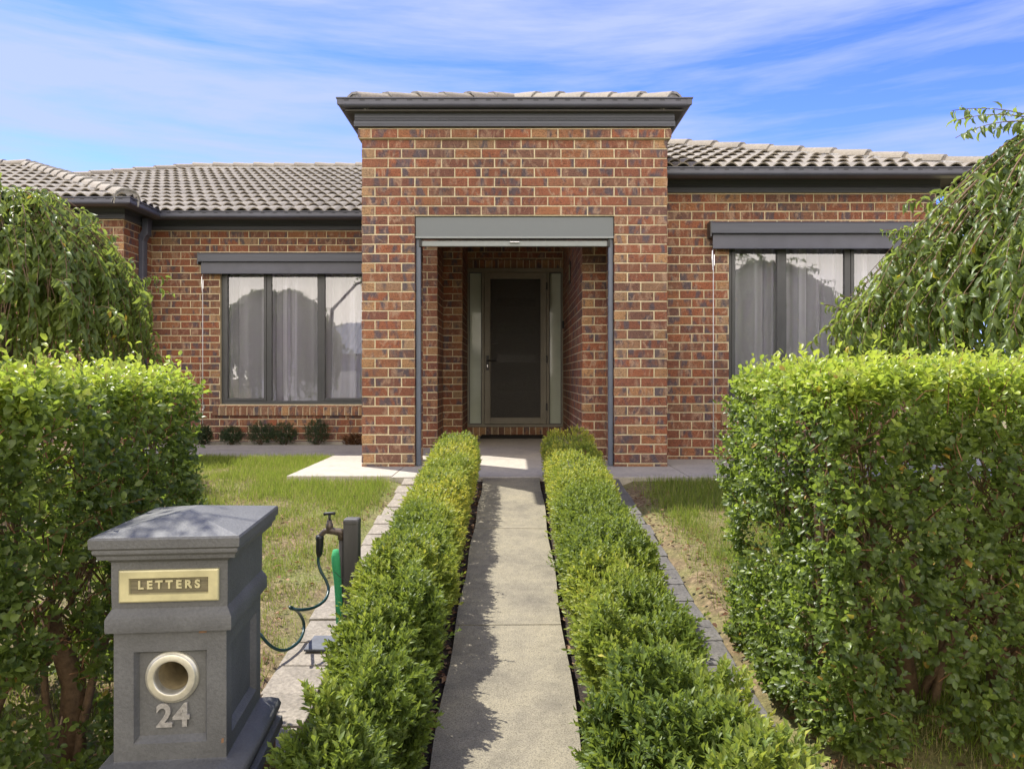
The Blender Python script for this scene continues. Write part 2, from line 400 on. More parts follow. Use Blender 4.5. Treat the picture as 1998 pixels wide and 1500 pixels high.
# ------------------------------------------------------------------ brickwork
ZJ = .029; CH = .086
def clipint(a, b, holes):
    segs = [(a, b)]
    for h0, h1 in holes:
        ns = []
        for s0, s1 in segs:
            if h1 <= s0 or h0 >= s1: ns.append((s0, s1)); continue
            if s0 < h0: ns.append((s0, h0))
            if h1 < s1: ns.append((h1, s1))
        segs = ns
    return segs
def brick_skin(mb, o, u, n, u0, u1, z0, z1, holes=(), phase=None, flip=0, pro=.005, hz=None):
    """bricks on the vertical plane through o with horizontal axis u, outward normal n"""
    if phase is None: phase = u0
    k = int(math.floor((z0-ZJ)/CH))
    while ZJ+CH*k < z1:
        a = ZJ+CH*k+.0055; b = a+CH-.011; za = max(a, z0); zb = min(b, z1); k += 1
        if zb-za < .008: continue
        off = 0 if (k+flip) % 2 == 0 else -.12
        hs = [(h[0], h[1]) for h in holes if h[2] < (za+zb)/2 < h[3]]
        i = int(math.floor((u0-phase-off)/.24))-1
        while True:
            ua = phase+off+.24*i; i += 1
            if ua > u1: break
            ub = ua+.229
            r1, r2 = random.random(), random.random()
            if ub < u0: continue
            for s0, s1 in clipint(max(ua, u0), min(ub, u1), hs):
                if s1-s0 < .012: continue
                hd = 1.0 if (s1-s0 < .15 and random.random() < .72) else (.0 if random.random() > .06 else .7)
                j = lambda: random.uniform(-.0012, .0012)
                pr = pro+random.uniform(-.0015, .0015)
                A = [(s0+j(), za+j()), (s1+j(), za+j()), (s1+j(), zb+j()), (s0+j(), zb+j())]
                P0 = [(o[0]+u[0]*q[0], o[1]+u[1]*q[0], q[1]) for q in A]
                c = .0025
                cu = (s0+s1)/2; cz = (za+zb)/2
                A2 = [(q[0]+(c if q[0] < cu else -c), q[1]+(c if q[1] < cz else -c)) for q in A]
                P1 = [(o[0]+u[0]*q[0]+n[0]*pr, o[1]+u[1]*q[0]+n[1]*pr, q[1]) for q in A2]
                Pm = [(o[0]+u[0]*q[0]+n[0]*(pr-c), o[1]+u[1]*q[0]+n[1]*(pr-c), q[1]) for q in A]
                bb = len(mb.v); mb.v.extend(P0+Pm+P1)
                fs = [(8, 9, 10, 11)]
                for t in range(4):
                    w = (t+1) % 4; fs += [(t, w, 4+w, 4+t), (4+t, 4+w, 8+w, 8+t)]
                for f in fs:
                    mb.f.append(tuple(bb+x for x in f)); mb.mi.append(0); mb.at.append((r1, r2, hd))

house = thing('brick_house', 'single storey red brick house with grey tiled hip roofs and a tall square brick portico', 'house', (0, 9.0, 0))
def wall(name, o, u, n, u0, u1, z1, holes=(), thick=.11, z0=0.0, phase=None, flip=0, ea=0, eb=0, zb=-.4, ma=0):
    """mortar backing slab (front face on the plane) with openings, and the bricks proud of it"""
    mo = MB()
    cuts = sorted(set([u0+ma, u1]+[max(u0, min(u1, h[i])) for h in holes for i in (0, 1)]))
    for a, b in zip(cuts[:-1], cuts[1:]):
        if b-a < 1e-6: continue
        hs = [(h[2], h[3]) for h in holes if h[0] < (a+b)/2 < h[1]]
        for s0, s1 in clipint(zb, z1, hs):
            p = [(o[0]+u[0]*a, o[1]+u[1]*a), (o[0]+u[0]*b, o[1]+u[1]*b)]
            q = [(x-n[0]*thick, y-n[1]*thick) for x, y in p]
            xs = [t[0] for t in p+q]; ys = [t[1] for t in p+q]
            mo.box(min(xs), max(xs), min(ys), max(ys), s0, s1)
    w = obj(name, mo, M['mortar'], house)
    mb = MB(); brick_skin(mb, o, u, n, u0-ea, u1+eb, z0, z1, holes, phase, flip)
    b = obj('brickwork', mb, M['brick'], w, attr='bk')
    return w
X = (1, 0); Xm = (-1, 0); Y = (0, 1); Ym = (0, -1)
e = .006
# portico front wall with the entrance opening
PW = 1.375; OP = .905; OH = 2.262
mo = MB()
mo.box(-PW, -OP, 6.76, 7.36, -.3, 3.045); mo.box(OP, PW, 6.76, 7.36, -.3, 3.045); mo.box(-OP, OP, 6.76, 7.36, OH, 3.045)
mo.box(-PW-.03, PW+.03, 6.73, 6.76-.0005, 2.952, 3.044)
mo.box(-PW-.03, -PW-.0005, 6.76, 7.36, 2.952, 3.044); mo.box(PW+.0005, PW+.03, 6.76, 7.36, 2.952, 3.044)
pw = obj('portico_wall', mo, M['mortar'], house)
mb = MB()
brick_skin(mb, (0, 6.76), X, Ym, -PW-e, PW+e, 0, 2.953, [(-OP+e, OP-e, -1, OH-.002)], -PW)
brick_skin(mb, (0, 6.73), X, Ym, -PW-.03-e, PW+.03+e, 2.953, 3.04, (), -PW-.03)
for sx, nn in ((-PW, Xm), (PW, X)):
    brick_skin(mb, (sx, 0), Y, nn, 6.76, 7.36, 0, 2.953, (), 6.76, 1)
    brick_skin(mb, (sx+nn[0]*.03, 0), Y, nn, 6.73, 7.36, 2.953, 3.04, (), 6.73, 1)
brick_skin(mb, (-OP, 0), Y, X, 6.76, 7.36, 0, OH, (), 6.76, 1)
brick_skin(mb, (OP, 0), Y, Xm, 6.76, 7.36, 0, OH, (), 6.76, 1)
brick_skin(mb, (0, 7.36), X, Y, -PW, PW, 0, 3.04, [(-OP, OP, -1, OH)], -PW)
obj('brickwork', mb, M['brick'], pw, attr='bk')
# other walls
WR = 7.37; WL = 9.25; WG = 8.59
WIN_R = (2.11, 3.80, .47, 2.2); WIN_L = (-3.64, -1.81, .47, 2.2)
wall('front_wall', (0, WR), X, Ym, .67, 4.15, 2.62, [WIN_R], phase=.67+.12, ea=e, eb=e)
wall('side_wall', (4.15, 0), Y, X, WR, 12.5, 2.62, phase=WR, flip=1, ma=.1105)
wall('entry_side_wall', (.67, 0), Y, Xm, WR, 10.3, 2.75, phase=WR, flip=1, ma=.1105)
wall('front_wall', (0, WL), X, Ym, -4.49, -.65, 2.64, [WIN_L], phase=-.65+.01, eb=e)
wall('entry_side_wall', (-.65, 0), Y, X, WL, 10.3, 2.75, phase=WL, flip=1, ma=.1105)
wall('entry_pier', (0, 8.56), X, Ym, -PW, -.885, 3.05, phase=-.885+.01, thick=.68, ea=e, eb=e)
mb = MB()
brick_skin(mb, (-.885, 0), Y, X, 8.56, WL, 0, 3.05, (), 8.56, 1)
obj('brickwork', mb, M['brick'], house, attr='bk')
mb = MB(); brick_skin(mb, (-PW, 0), Y, Xm, 8.56, WL, 0, 3.05, (), 8.56, 1)
obj('brickwork', mb, M['brick'], house, attr='bk')
wall('garage_side_wall', (-4.49, 0), Y, X, WG, WL, 2.64, phase=WG, flip=1, ma=.1105)
wall('garage_wall', (0, WG), X, Ym, -9.5, -4.49, 2.64, phase=-4.49+.01, eb=e)
wall('entry_wall', (0, 10.3), X, Ym, -.65, .67, 2.75, [(-.65, .67, -1, 2.42)], z0=2.42, phase=-.65, zb=2.42)
wh = MB()
for x_, y_ in ((-3.35, WL), (-2.62, WL), (-4.0, WL), (2.04, WR), (1.55, WR)):
    wh = MB(); wh.box(x_-.005, x_+.005, y_-.0035, y_, ZJ+CH+.006, ZJ+2*CH-.006); obj('weep_hole', wh, M['trim_shadow'], house)
# on-edge brick rows over and under the door and the window sills
def rowlock(mb, mo, x0, x1, yf, z0, z1, slope=0, back=.11, w=.076, pitch=.086):
    mo.quad([(x0, yf+.003, z0), (x1, yf+.003, z0), (x1, yf+.003, z1-slope-.003), (x0, yf+.003, z1-slope-.003)])
    mo.quad([(x0, yf+.003, z1-slope-.003), (x1, yf+.003, z1-slope-.003), (x1, yf+back, z1-.004), (x0, yf+back, z1-.004)])
    mo.quad([(x0, yf+.003, z0+.001), (x0, yf+back, z0+.001), (x1, yf+back, z0+.001), (x1, yf+.003, z0+.001)])
    x = x0
    while x < x1-.02:
        xe = min(x+w, x1); at = (random.random(), random.random(), 1.0 if random.random() < .6 else .3)
        P = [(x, yf, z0), (xe, yf, z0), (xe, yf+back, z0), (x, yf+back, z0), (x, yf, z1-slope), (xe, yf, z1-slope), (xe, yf+back, z1), (x, yf+back, z1)]
        b = len(mb.v); mb.v.extend(P)
        for q in ((0, 3, 2, 1), (4, 5, 6, 7), (0, 1, 5, 4), (1, 2, 6, 5), (2, 3, 7, 6), (3, 0, 4, 7)):
            mb.f.append(tuple(b+i for i in q)); mb.mi.append(0); mb.at.append(at)
        x += pitch
for nm, x0, x1, yf, z0, z1, sl in (('door_lintel', -.65, .67, 10.294, 2.305, 2.415, 0), ('door_step', -.65, .67, 10.27, .0, .118, 0),
                                   ('window_sill', -3.72, -1.70, WL-.04, .335, .475, .045), ('window_sill', 2.03, 3.88, WR-.04, .335, .475, .045)):
    mb = MB(); mo = MB(); rowlock(mb, mo, x0, x1, yf, z0, z1, sl)
    w = obj(nm, mo, M['mortar'], house); obj('brickwork', mb, M['brick'], w, attr='bk')

# ------------------------------------------------------------------ windows
def window(x0, x1, z0, z1, yw, mulls, name='window'):
    f = MB(); y0 = yw+.045; y1 = yw+.10; t = .042
    def bar(a, b, c, d, yo=0): f.cbox(a, b, y0+yo, y1, c, d, .003)
    bar(x0, x0+t, z0, z1); bar(x1-t, x1, z0, z1); bar(x0+t, x1-t, z1-t, z1); bar(x0+t, x1-t, z0, z0+t)
    xs = [x0+t/2]+list(mulls)+[x1-t/2]
    for m in mulls: bar(m-.03, m+.03, z0+t, z1-t)
    w = obj(name, f, M['frame'], house)
    for i in range(len(xs)-1):
        a = xs[i]+(t/2 if i == 0 else .03); b = xs[i+1]-(t/2 if i == len(xs)-2 else .03)
        if i != 1:                      # opening sashes at both sides
            s = MB(); q = .035; ys = y0-.008
            for c in ((a, a+q, z0+t, z1-t), (b-q, b, z0+t, z1-t), (a+q, b-q, z1-t-q, z1-t), (a+q, b-q, z0+t, z0+t+q)):
                s.cbox(c[0]+.001, c[1]-.001, ys, y1-.005, c[2]+.001, c[3]-.001, .003)
            so = obj('sash', s, M['frame'], w); a += q; b -= q; c0 = z0+t+q; c1 = z1-t-q
        else: c0 = z0+t; c1 = z1-t
        g = MB(); g.quad([(a, y0+.02, c0), (b, y0+.02, c0), (b, y0+.02, c1), (a, y0+.02, c1)])
        obj('pane', g, M['glass'], w)
    return w
window(WIN_L[0], WIN_L[1], WIN_L[2], WIN_L[3], WL, (-3.05, -2.42))
window(WIN_R[0], WIN_R[1], WIN_R[2], WIN_R[3], WR, (2.665, 3.30))
def curtain(x0, x1, y, z0, z1, label, seed, gather):
    nx = int((x1-x0)/.006); nz = 8; V = []; 
    for k in range(nz+1):
        for i in range(nx+1):
            x = x0+(x1-x0)*i/nx
            ph = x*34+2.2*math.sin(x*5+seed)+1.1*math.sin(x*13+seed*2)
            am = .042+.022*noise.noise(Vector((x*3, seed, 0)))
            V.append((x+.010*math.sin(ph*1.7), y+am*math.sin(ph)+.012*math.sin(ph*2.3+seed), z0+(z1-z0)*k/nz))
    Fq = [(k*(nx+1)+i, k*(nx+1)+i+1, (k+1)*(nx+1)+i+1, (k+1)*(nx+1)+i) for k in range(nz) for i in range(nx)]
    o = obj_np('sheer_curtain', np.array(V), np.array(Fq), M['sheer'], smooth=True, loc=((x0+x1)/2, y, z0))
    return tag(o, label, 'curtain')
curtain(-3.62, -3.02, WL+.24, .4, 2.2, 'white sheer curtain behind the left hand pane of the window left of the portico', 1, 0)
curtain(-3.00, -1.83, WL+.20, .4, 2.2, 'white gathered sheer curtain behind the middle and right panes of the left window', 3, 0)
curtain(2.13, 3.79, WR+.22, .4, 2.2, 'white pleated sheer curtain behind the window right of the portico', 5, 0)
                                # rooms behind the windows and the hollow behind the door
for (a, b, y0) in ((-4.3, -.9, WL+.12), (.9, 3.8, WR+.12)):
    y1 = y0+3.2; rm = MB()
    rm.quad([(a, y1, -.1), (b, y1, -.1), (b, y1, 2.6), (a, y1, 2.6)]); rm.quad([(a, y0, 0.0), (b, y0, 0.0), (b, y1, 0.0), (a, y1, 0.0)])
    rm.quad([(a, y0, 2.5), (a, y1, 2.5), (b, y1, 2.5), (b, y0, 2.5)])
    rm.quad([(a, y0, -.1), (a, y1, -.1), (a, y1, 2.6), (a, y0, 2.6)]); rm.quad([(b, y0, -.1), (b, y1, -.1), (b, y1, 2.6), (b, y0, 2.6)])
    obj('room_lining', rm, M['wall_in'], house)

# ------------------------------------------------------------------ awnings over the windows
def awning(x0, x1, yw, z0, z1, zf):
    b = MB()
    prof = [(0, z1), (-.10, z1), (-.125, z1-.02), (-.125, z0+.012), (-.135, z0+.008), (-.135, z0), (-.10, z0-.0), (0, z0+.02)]
    for i in range(len(prof)-1):
        (ya, za), (yb, zb) = prof[i], prof[i+1]
        b.quad([(x0, yw+ya, za), (x1, yw+ya, za), (x1, yw+yb, zb), (x0, yw+yb, zb)])
    w = obj('window_awning', b, M['frieze'], house)
    for xx in (x0, x1):
        c = MB(); s = -1 if xx == x0 else 1
        c.cbox(min(xx, xx+s*.014), max(xx, xx+s*.014), yw-.128, yw, z0-.035, z1+.004, .003)
        obj('end_cap', c, M['frame'], w)
    c = MB(); c.cbox(x0+.02, x1-.02, yw-.088, yw-.080, zf, z0+.02, .001)
    c.tube([(x0+.02, yw-.084, zf), (x1-.02, yw-.084, zf)], .007, 8)
    obj('awning_fabric', c, M['dark_trim'], w)
    return w
wa = awning(-3.86, -1.42, WL, 2.215, 2.325, 2.075)
wb = awning(1.91, 3.95, WR, 2.20, 2.315, 2.06)
for (w, x, yw, zt, zb) in ((wa, -3.83, WL-.07, 2.16, .20), (wb, 1.935, WR-.07, 2.16, .10)):
    c = MB(); c.tube([(x, yw, zt), (x, yw, zt-.12)], .003, 6)
    c.tube([(x+.004, yw, zt-.30), (x+.004, yw, zb)], .005, 8); obj('pull_rod', c, M['white_metal'], w, smooth=True)
    c = MB(); c.tube([(x-.006, yw-.004, zt-.12), (x-.008, yw-.004, zt-.20), (x, yw, zt-.31)], [.006, .010, .007], 8)
    c.cbox(x+.006, x+.016, yw-.01, yw+.006, zt-.27, zt-.16, .002); obj('rod_clip', c, M['silver'], w)
    c = MB(); c.cbox(x+.002, x+.02, yw+.02, yw+.07, zb+.22, zb+.26, .002); c.cbox(x-.004, x+.02, yw-.008, yw+.02, zb+.20, zb+.215, .002); obj('wall_hook', c, M['silver'], w)

# ------------------------------------------------------------------ eaves: gutters, soffits, friezes
def sweep(mb, line, prof, mi=0, left=True):
    """sweep profile (outward offset, dz) along a horizontal polyline with mitred corners; outward = right of travel"""
    P = [Vector((p[0], p[1], 0)) for p in line]; z = line[0][2]
    ds = [(P[i+1]-P[i]).normalized() for i in range(len(P)-1)]
    ns = [Vector((d.y, -d.x, 0)) for d in ds]
    offs = []
    for i in range(len(P)):
        if i == 0: o = ns[0]
        elif i == len(P)-1: o = ns[-1]
        else:
            o = ns[i-1]+ns[i]; o = o/(1+ns[i-1].dot(ns[i]))
        offs.append(o)
    for i in range(len(P)-1):
        for j in range(len(prof)-1):
            (a, za), (b, zb) = prof[j], prof[j+1]
            q = [P[i]+offs[i]*a, P[i+1]+offs[i+1]*a, P[i+1]+offs[i+1]*b, P[i]+offs[i]*b]
            zz = [z+za, z+za, z+zb, z+zb]
            mb.quad([(q[t].x, q[t].y, zz[t]) for t in range(4)], mi)
GP = [(-.018, -.02), (-.018, .0), (0, .0), (0, -.010), (-.012, -.014), (-.012, -.056), (-.018, -.068), (-.032, -.076), (-.125, -.078), (-.125, -.01), (-.11, -.01), (-.11, -.055), (-.018, -.05), (-.018, 0)]
def gutter(line, slots=True):
    g = MB(); sweep(g, line, GP)
    for i in range(len(line)-1):
        a = Vector(line[i]); b = Vector(line[i+1]); d = (b-a); ln = d.length; d.normalize(); n = Vector((d.y, -d.x, 0))
        k = 0.09
        while k < ln-.05:
            c = a+d*k-n*.0105; z = c.z-.024
            h = d*.022
            for (p, q, t) in ((c-h, c+h, .0028),):
                g.quad([(p.x, p.y, z-t), (q.x, q.y, z-t), (q.x, q.y, z+t), (p.x, p.y, z+t)], 1)
            k += .139
        for cc, s in ((a, 1), (b, -1)):
            c = cc+d*s*.03-n*.009; h = d*.022
            g.quad([((c-h).x, (c-h).y, c.z-.012), ((c+h).x, (c+h).y, c.z-.012), ((c+h).x, (c+h).y, c.z-.06), ((c-h).x, (c-h).y, c.z-.06)])
    return obj('gutter', g, [M['dark_trim'], M['trim_shadow']], house)
ZG = 2.77
gutter([(-10.5, 8.14, ZG), (-4.18, 8.14, ZG), (-4.18, 8.84, ZG), (-.6, 8.84, ZG)])
gutter([(1.2, 6.98, ZG), (4.52, 6.98, ZG), (4.52, 12, ZG)])
gutter([(-1.57, 9.6, 3.265), (-1.57, 6.57, 3.265), (1.57, 6.57, 3.265), (1.57, 9.6, 3.265)])
s = MB()                                 # soffits
def flat(x0, x1, y0, y1, z): s.box(x0, x1, y0, y1, z, z+.012)
flat(-10.4, -4.25, 8.2, WG, 2.735); flat(-4.49, -4.25, WG, WL, 2.735); flat(-4.25, -.65, 8.92, WL, 2.735)
flat(1.38, 4.45, 7.05, WR, 2.735); flat(4.15, 4.45, WR, 12, 2.735)
flat(-1.50, 1.50, 6.64, 6.76, 3.168); flat(-1.50, -PW, 6.76, 9.6, 3.168); flat(PW, 1.50, 6.76, 9.6, 3.168)
obj('soffit', s, M['soffit'], house)
s = MB(); s.box(-PW, PW, 7.36, 9.3, 3.06, 3.08); s.box(-.65, .67, 9.3, 10.4, 2.70, 2.715); s.box(-PW, -.65, 9.25, 9.3, 2.64, 3.06)
obj('entry_ceiling', s, M['ceiling'], house)
s = MB(); s.box(-.885, .67, 9.28, 9.30, 2.7, 3.06); obj('entry_bulkhead', s, M['ceiling'], house)
s = MB(); s.box(.785, PW-.101, 7.362, 7.48, 2.625, 3.058); obj('entry_bulkhead', s, M['frieze'], house)
FP = [(0, .118), (.028, .118), (.028, .078), (.022, .076), (.028, .073), (.028, .066), (.022, .064), (.028, .061), (.028, .054), (.020, .051), (.034, .046), (.034, .020), (.030, .018), (.034, .015), (.034, .002), (.028, 0), (0, 0)]
def frieze(line):
    g = MB(); sweep(g, line, FP); return obj('frieze_board', g, M['frieze'], house)
frieze([(-10.4, WG, 2.618), (-4.49, WG, 2.618), (-4.49, WL, 2.618), (-PW, WL, 2.618)])
frieze([(PW, WR, 2.618), (4.15, WR, 2.618), (4.15, 12, 2.618)])
frieze([(-PW-.03, 9.6, 3.05), (-PW-.03, 6.73, 3.05), (PW+.03, 6.73, 3.05), (PW+.03, 9.6, 3.05)])
# portico sides above the openings
s = MB(); s.box(-PW, -PW+.1, 7.361, 8.559, 2.95, 3.058); obj('side_beam', s, M['frieze'], house)
s = MB(); s.box(PW-.1, PW, 7.361, 9.3, 2.625, 3.058); obj('side_beam', s, M['frieze'], house)
# downpipe in the corner
dp = MB(); dx, dy = -4.455, 8.97
dp.cbox(dx-.03, dx+.03, dy-.05, dy+.05, -.2, 2.47, .006)
dp.cbox(dx+.012, dx+.080, dy-.052, dy+.052, 2.50, 2.70, .006)
dp.quad([(dx+.012, dy-.05, 2.56), (dx+.08, dy-.05, 2.53), (dx+.03, dy-.05, 2.44), (dx-.03, dy-.05, 2.49)])
dp.quad([(dx+.08, dy-.05, 2.53), (dx+.08, dy+.05, 2.53), (dx+.03, dy+.05, 2.44), (dx+.03, dy-.05, 2.44)])
for zz in (1.95, .7): dp.cbox(dx-.034, dx+.036, dy-.075, dy+.075, zz, zz+.045, .003)
for q in (-.018, .018): dp.cbox(dx+.028, dx+.034, dy+q-.006, dy+q+.006, -.2, 2.46, .001)
obj('downpipe', dp, M['dark_trim'], house)

# ------------------------------------------------------------------ tiled roofs
PIT = .39
def tile_plane(mb, o, xd, horiz, wmax, u0, u1, gauge=.345, wave=.15, PIT=PIT, lo=-.04):
    o = Vector(o); xd = Vector(xd); up = (Vector(horiz)+Vector((0, 0, PIT))).normalized(); nn = xd.cross(up)
    if nn.z < 0: nn = -nn
    k = math.sqrt(1+PIT*PIT)
    nu = int((u1-u0)/wave*8); rows = int(max(wmax(u0+(u1-u0)*i/50) for i in range(51))*k/gauge)+1
    us = [u0+(u1-u0)*i/nu for i in range(nu+1)]
    wm = [max(0, wmax(u)*k) for u in us]
    for j in range(rows):
        w0 = j*gauge+(lo if j == 0 else 0); w1 = (j+1)*gauge
        jo = random.uniform(-.004, .004)
        base = len(mb.v); ok = []
        tr = {}
        for i, u in enumerate(us):
            a = min(w0, wm[i]); b = min(w1+.09, wm[i])
            wv = abs(math.sin(math.pi*(u)/wave))**.85
            ti = int(u//.3)
            if ti not in tr: tr[ti] = random.uniform(-.003, .003)
            lift = .014+.032*wv+tr[ti]; h = .020*wv
            pa = o+xd*u+up*(a+jo)+nn*(h+lift); pb = o+xd*u+up*b+nn*(h+.004); pc = pa-nn*.013; pd = o+xd*u+up*min(a+.09, wm[i])+nn*(h-.004)
            mb.v.extend([tuple(pa), tuple(pb), tuple(pc), tuple(pd)])
            ok.append(b-a > .004)
        for i in range(nu):
            if not (ok[i] or ok[i+1]): continue
            q = base+4*i; r = q+4
            mb.f.append((q, r, r+1, q+1)); mb.mi.append(0); mb.at.append((0, 0, 0))
            mb.f.append((q+2, r+2, r, q)); mb.mi.append(0); mb.at.append((0, 0, 0))
            mb.f.append((q+3, r+3, r+2, q+2)); mb.mi.append(0); mb.at.append((0, 0, 0))
def caps(line, parent, w=.125, h=.075, seg=.36):
    """overlapping ridge tiles on bedding mortar, laid from the low end to the high end"""
    c = MB(); bd = MB()
    for a, b in line:
        a = Vector(a); b = Vector(b); d = b-a; ln = d.length; d.normalize(); sd = Vector((d.y, -d.x, 0)).normalized(); up = sd.cross(d)
        if up.z < 0: up = -up
        prof = [(-w, -.012), (-w*.86, h*.35), (-w*.55, h*.82), (0, h), (w*.55, h*.82), (w*.86, h*.35), (w, -.012)]
        n = max(1, round(ln/seg)); sg = ln/n
        for i in range(n):
            jx = random.uniform(-.006, .006)
            s0 = a+d*(sg*i-.02)+up*(.038+random.uniform(-.003, .003))+sd*jx; s1 = a+d*(sg*(i+1)+.02)+up*.014+sd*jx
            A = [s0+sd*p[0]*1.06+up*p[1] for p in prof]; B = [s1+sd*p[0]*.96+up*p[1] for p in prof]
            for j in range(len(prof)-1): c.quad([tuple(A[j]), tuple(A[j+1]), tuple(B[j+1]), tuple(B[j])])
            A2 = [q-up*.02 for q in A]
            for j in range(len(prof)-1): c.quad([tuple(A[j]), tuple(A2[j]), tuple(A2[j+1]), tuple(A[j+1])], 1)
            if i == 0: c.quad([tuple(q+d*.012) for q in A2], 1); c.quad([tuple(A2[0]+d*.012), tuple(A2[-1]+d*.012), tuple(A2[-1]+d*.012-up*.08), tuple(A2[0]+d*.012-up*.08)], 1)
        for sg_ in (-1, 1):
            p0 = [a+sd*sg_*w*.93+up*.03, a+sd*sg_*w*1.15-up*.07]; p1 = [b+sd*sg_*w*.93+up*.03, b+sd*sg_*w*1.15-up*.07]
            bd.quad([tuple(p0[0]), tuple(p1[0]), tuple(p1[1]), tuple(p0[1])])
    r = obj('ridge_caps', c, [M['cap'], M['bedding']], parent, auto=40)
    obj('ridge_bedding', bd, M['bedding'], parent)
zt = lambda t: ZG-.005+PIT*t
m1 = MB()
tile_plane(m1, (0, 8.90, ZG-.005), (1, 0, 0), (0, 1, 0), lambda x: min(4.6, max(0, x+10.35)), -10.35, 3.0)
rf = obj('roof', m1, M['tile'], house, auto=50)
caps([((-5.75, 13.5, zt(4.6)), (3, 13.5, zt(4.6)))], rf)
caps([((-10.3, 8.95, zt(.05)), (-5.75, 13.5, zt(4.6)))], rf)
m1 = MB(); m1.quad([(-10.35, 8.9, ZG-.01), (-5.75, 13.5, zt(4.6)), (-5.75, 13.6, zt(4.6)), (-10.35, 18.1, ZG-.01)]); m1.quad([(-5.75, 13.5, zt(4.6)), (3, 13.5, zt(4.6)), (3, 18.1, ZG-.01), (-10.35, 18.1, ZG-.01)])
obj('rear_slope', m1, M['tile'], rf)
m1 = MB()                                # garage wing
tile_plane(m1, (0, 8.20, ZG-.005), (1, 0, 0), (0, 1, 0), lambda x: min(3.1, max(0, -4.24-x)), -11, -4.24)
tile_plane(m1, (-4.24, 0, ZG-.005), (0, 1, 0), (-1, 0, 0), lambda y: min(3.1, max(0, y-8.20)), 8.20, 12)
rf = obj('roof', m1, M['tile'], house, auto=50)
caps([((-4.27, 8.23, zt(.03)), (-7.34, 11.3, zt(3.1))), ((-7.34, 11.3, zt(3.1)), (-11, 11.3, zt(3.1)))], rf)
m1 = MB()                                # right wing
tile_plane(m1, (0, 7.04, ZG-.005), (1, 0, 0), (0, 1, 0), lambda x: max(0, min(4.46-x, 5)), .4, 4.46)
tile_plane(m1, (4.46, 0, ZG-.005), (0, 1, 0), (-1, 0, 0), lambda y: max(0, min(y-7.04, 4.5)), 7.04, 12)
rf = obj('roof', m1, M['tile'], house, auto=50)
caps([((4.43, 7.07, zt(.03)), (.4, 11.1, zt(4.06)))], rf)
m1 = MB(); ZP = 3.20; PP = .385                      # portico
tile_plane(m1, (0, 6.63, ZP), (1, 0, 0), (0, 1, 0), lambda x: max(0, 1.51-abs(x)), -1.51, 1.51, PIT=PP, lo=.05)
tile_plane(m1, (-1.51, 0, ZP), (0, 1, 0), (1, 0, 0), lambda y: min(1.51, max(0, y-6.63)), 6.63, 10.5, PIT=PP, lo=.05)
tile_plane(m1, (1.51, 0, ZP), (0, 1, 0), (-1, 0, 0), lambda y: min(1.51, max(0, y-6.63)), 6.63, 10.5, PIT=PP, lo=.05)
rf = obj('roof', m1, M['tile'], house, auto=50)
za = ZP+PP*1.51+.01
caps([((-1.42, 6.72, ZP+.05), (0, 8.14, za)), ((1.42, 6.72, ZP+.05), (0, 8.14, za)), ((0, 10.5, za), (0, 8.14, za))], rf)

# ------------------------------------------------------------------ roller screen in the portico opening
rs = obj('roller_screen', (lambda b: (b.cbox(-OP+.008, OP-.008, 6.775, 6.93, 2.075, OH-.006, .004), b)[1])(MB()), M['shutter'], house)
c = MB(); c.cbox(-OP+.008, OP-.008, 6.768, 6.774, 2.062, 2.078, .001); obj('housing_lip', c, M['shutter_bar'], rs)
c = MB(); c.cbox(-OP+.06, OP-.06, 6.80, 6.84, 1.995, 2.045, .004); obj('bottom_bar', c, M['shutter_bar'], rs)
c = MB(); c.cbox(-.045, .045, 6.775, 6.80, 2.024, 2.034, .003); obj('pull_handle', c, M['silver'], rs)
for sx in (-1, 1):
    c = MB(); a, b = sorted((sx*(OP-.008), sx*(OP-.052))); c.cbox(a, b, 6.80, 6.86, 0.0, 2.074, .008); obj('side_channel', c, M['channel'], rs)
    c = MB(); a, b = sorted((sx*(OP-.040), sx*(OP-.062))); c.cbox(a, b, 6.786, 6.80, 1.99, 2.05, .002); obj('end_block', c, M['black'], rs)

# ------------------------------------------------------------------ front door with sidelights
YD = 10.26; DX0, DX1 = -.655, .675
f = MB()
def fb(x0, x1, z0, z1, y0=YD, y1=YD+.09): f.cbox(x0, x1, y0, y1, z0, z1, .003)
z0, z1 = .12, 2.30
fb(DX0, DX0+.032, z0, z1); fb(DX1-.032, DX1, z0, z1); fb(DX0+.032, DX1-.032, z1-.06, z1); fb(DX0+.032, DX1-.032, z0, z0+.04)
dl, dr = -.415, .44
fb(dl-.036, dl, z0+.04, z1-.06, YD-.012); fb(dr, dr+.036, z0+.04, z1-.06, YD-.012)
ent = obj('entrance_frame', f, M['doorframe'], house)
for a, b in ((DX0+.032, dl-.036), (dr+.036, DX1-.032)):
    g = MB(); g.quad([(a, YD+.05, z0+.04), (b, YD+.05, z0+.04), (b, YD+.05, z1-.06), (a, YD+.05, z1-.06)]); obj('sidelight', g, M['frosted'], ent)
    q = MB()
    for cc in ((a, a+.009, z0+.04, z1-.06), (b-.009, b, z0+.04, z1-.06), (a+.009, b-.009, z1-.069, z1-.06), (a+.009, b-.009, z0+.04, z0+.049)): q.box(cc[0], cc[1], YD+.01, YD+.049, cc[2], cc[3])
    obj('sidelight_bead', q, M['frame'], ent)
f = MB(); q = .085
for cc in ((dl+.003, dl+q, z0+.045, z1-.065), (dr-q, dr-.003, z0+.045, z1-.065), (dl+q, dr-q, z1-.065-q, z1-.065), (dl+q, dr-q, z0+.045, z0+.045+q)):
    f.cbox(cc[0], cc[1], YD-.02, YD+.018, cc[2], cc[3], .004)
for cc in ((dl+q-.02, dl+q-.012), (dr-q+.012, dr-q+.02)): f.cbox(cc[0], cc[1], YD-.026, YD-.018, z0+.10, z1-.12, .002)
sd = obj('screen_door', f, M['doorframe'], house)
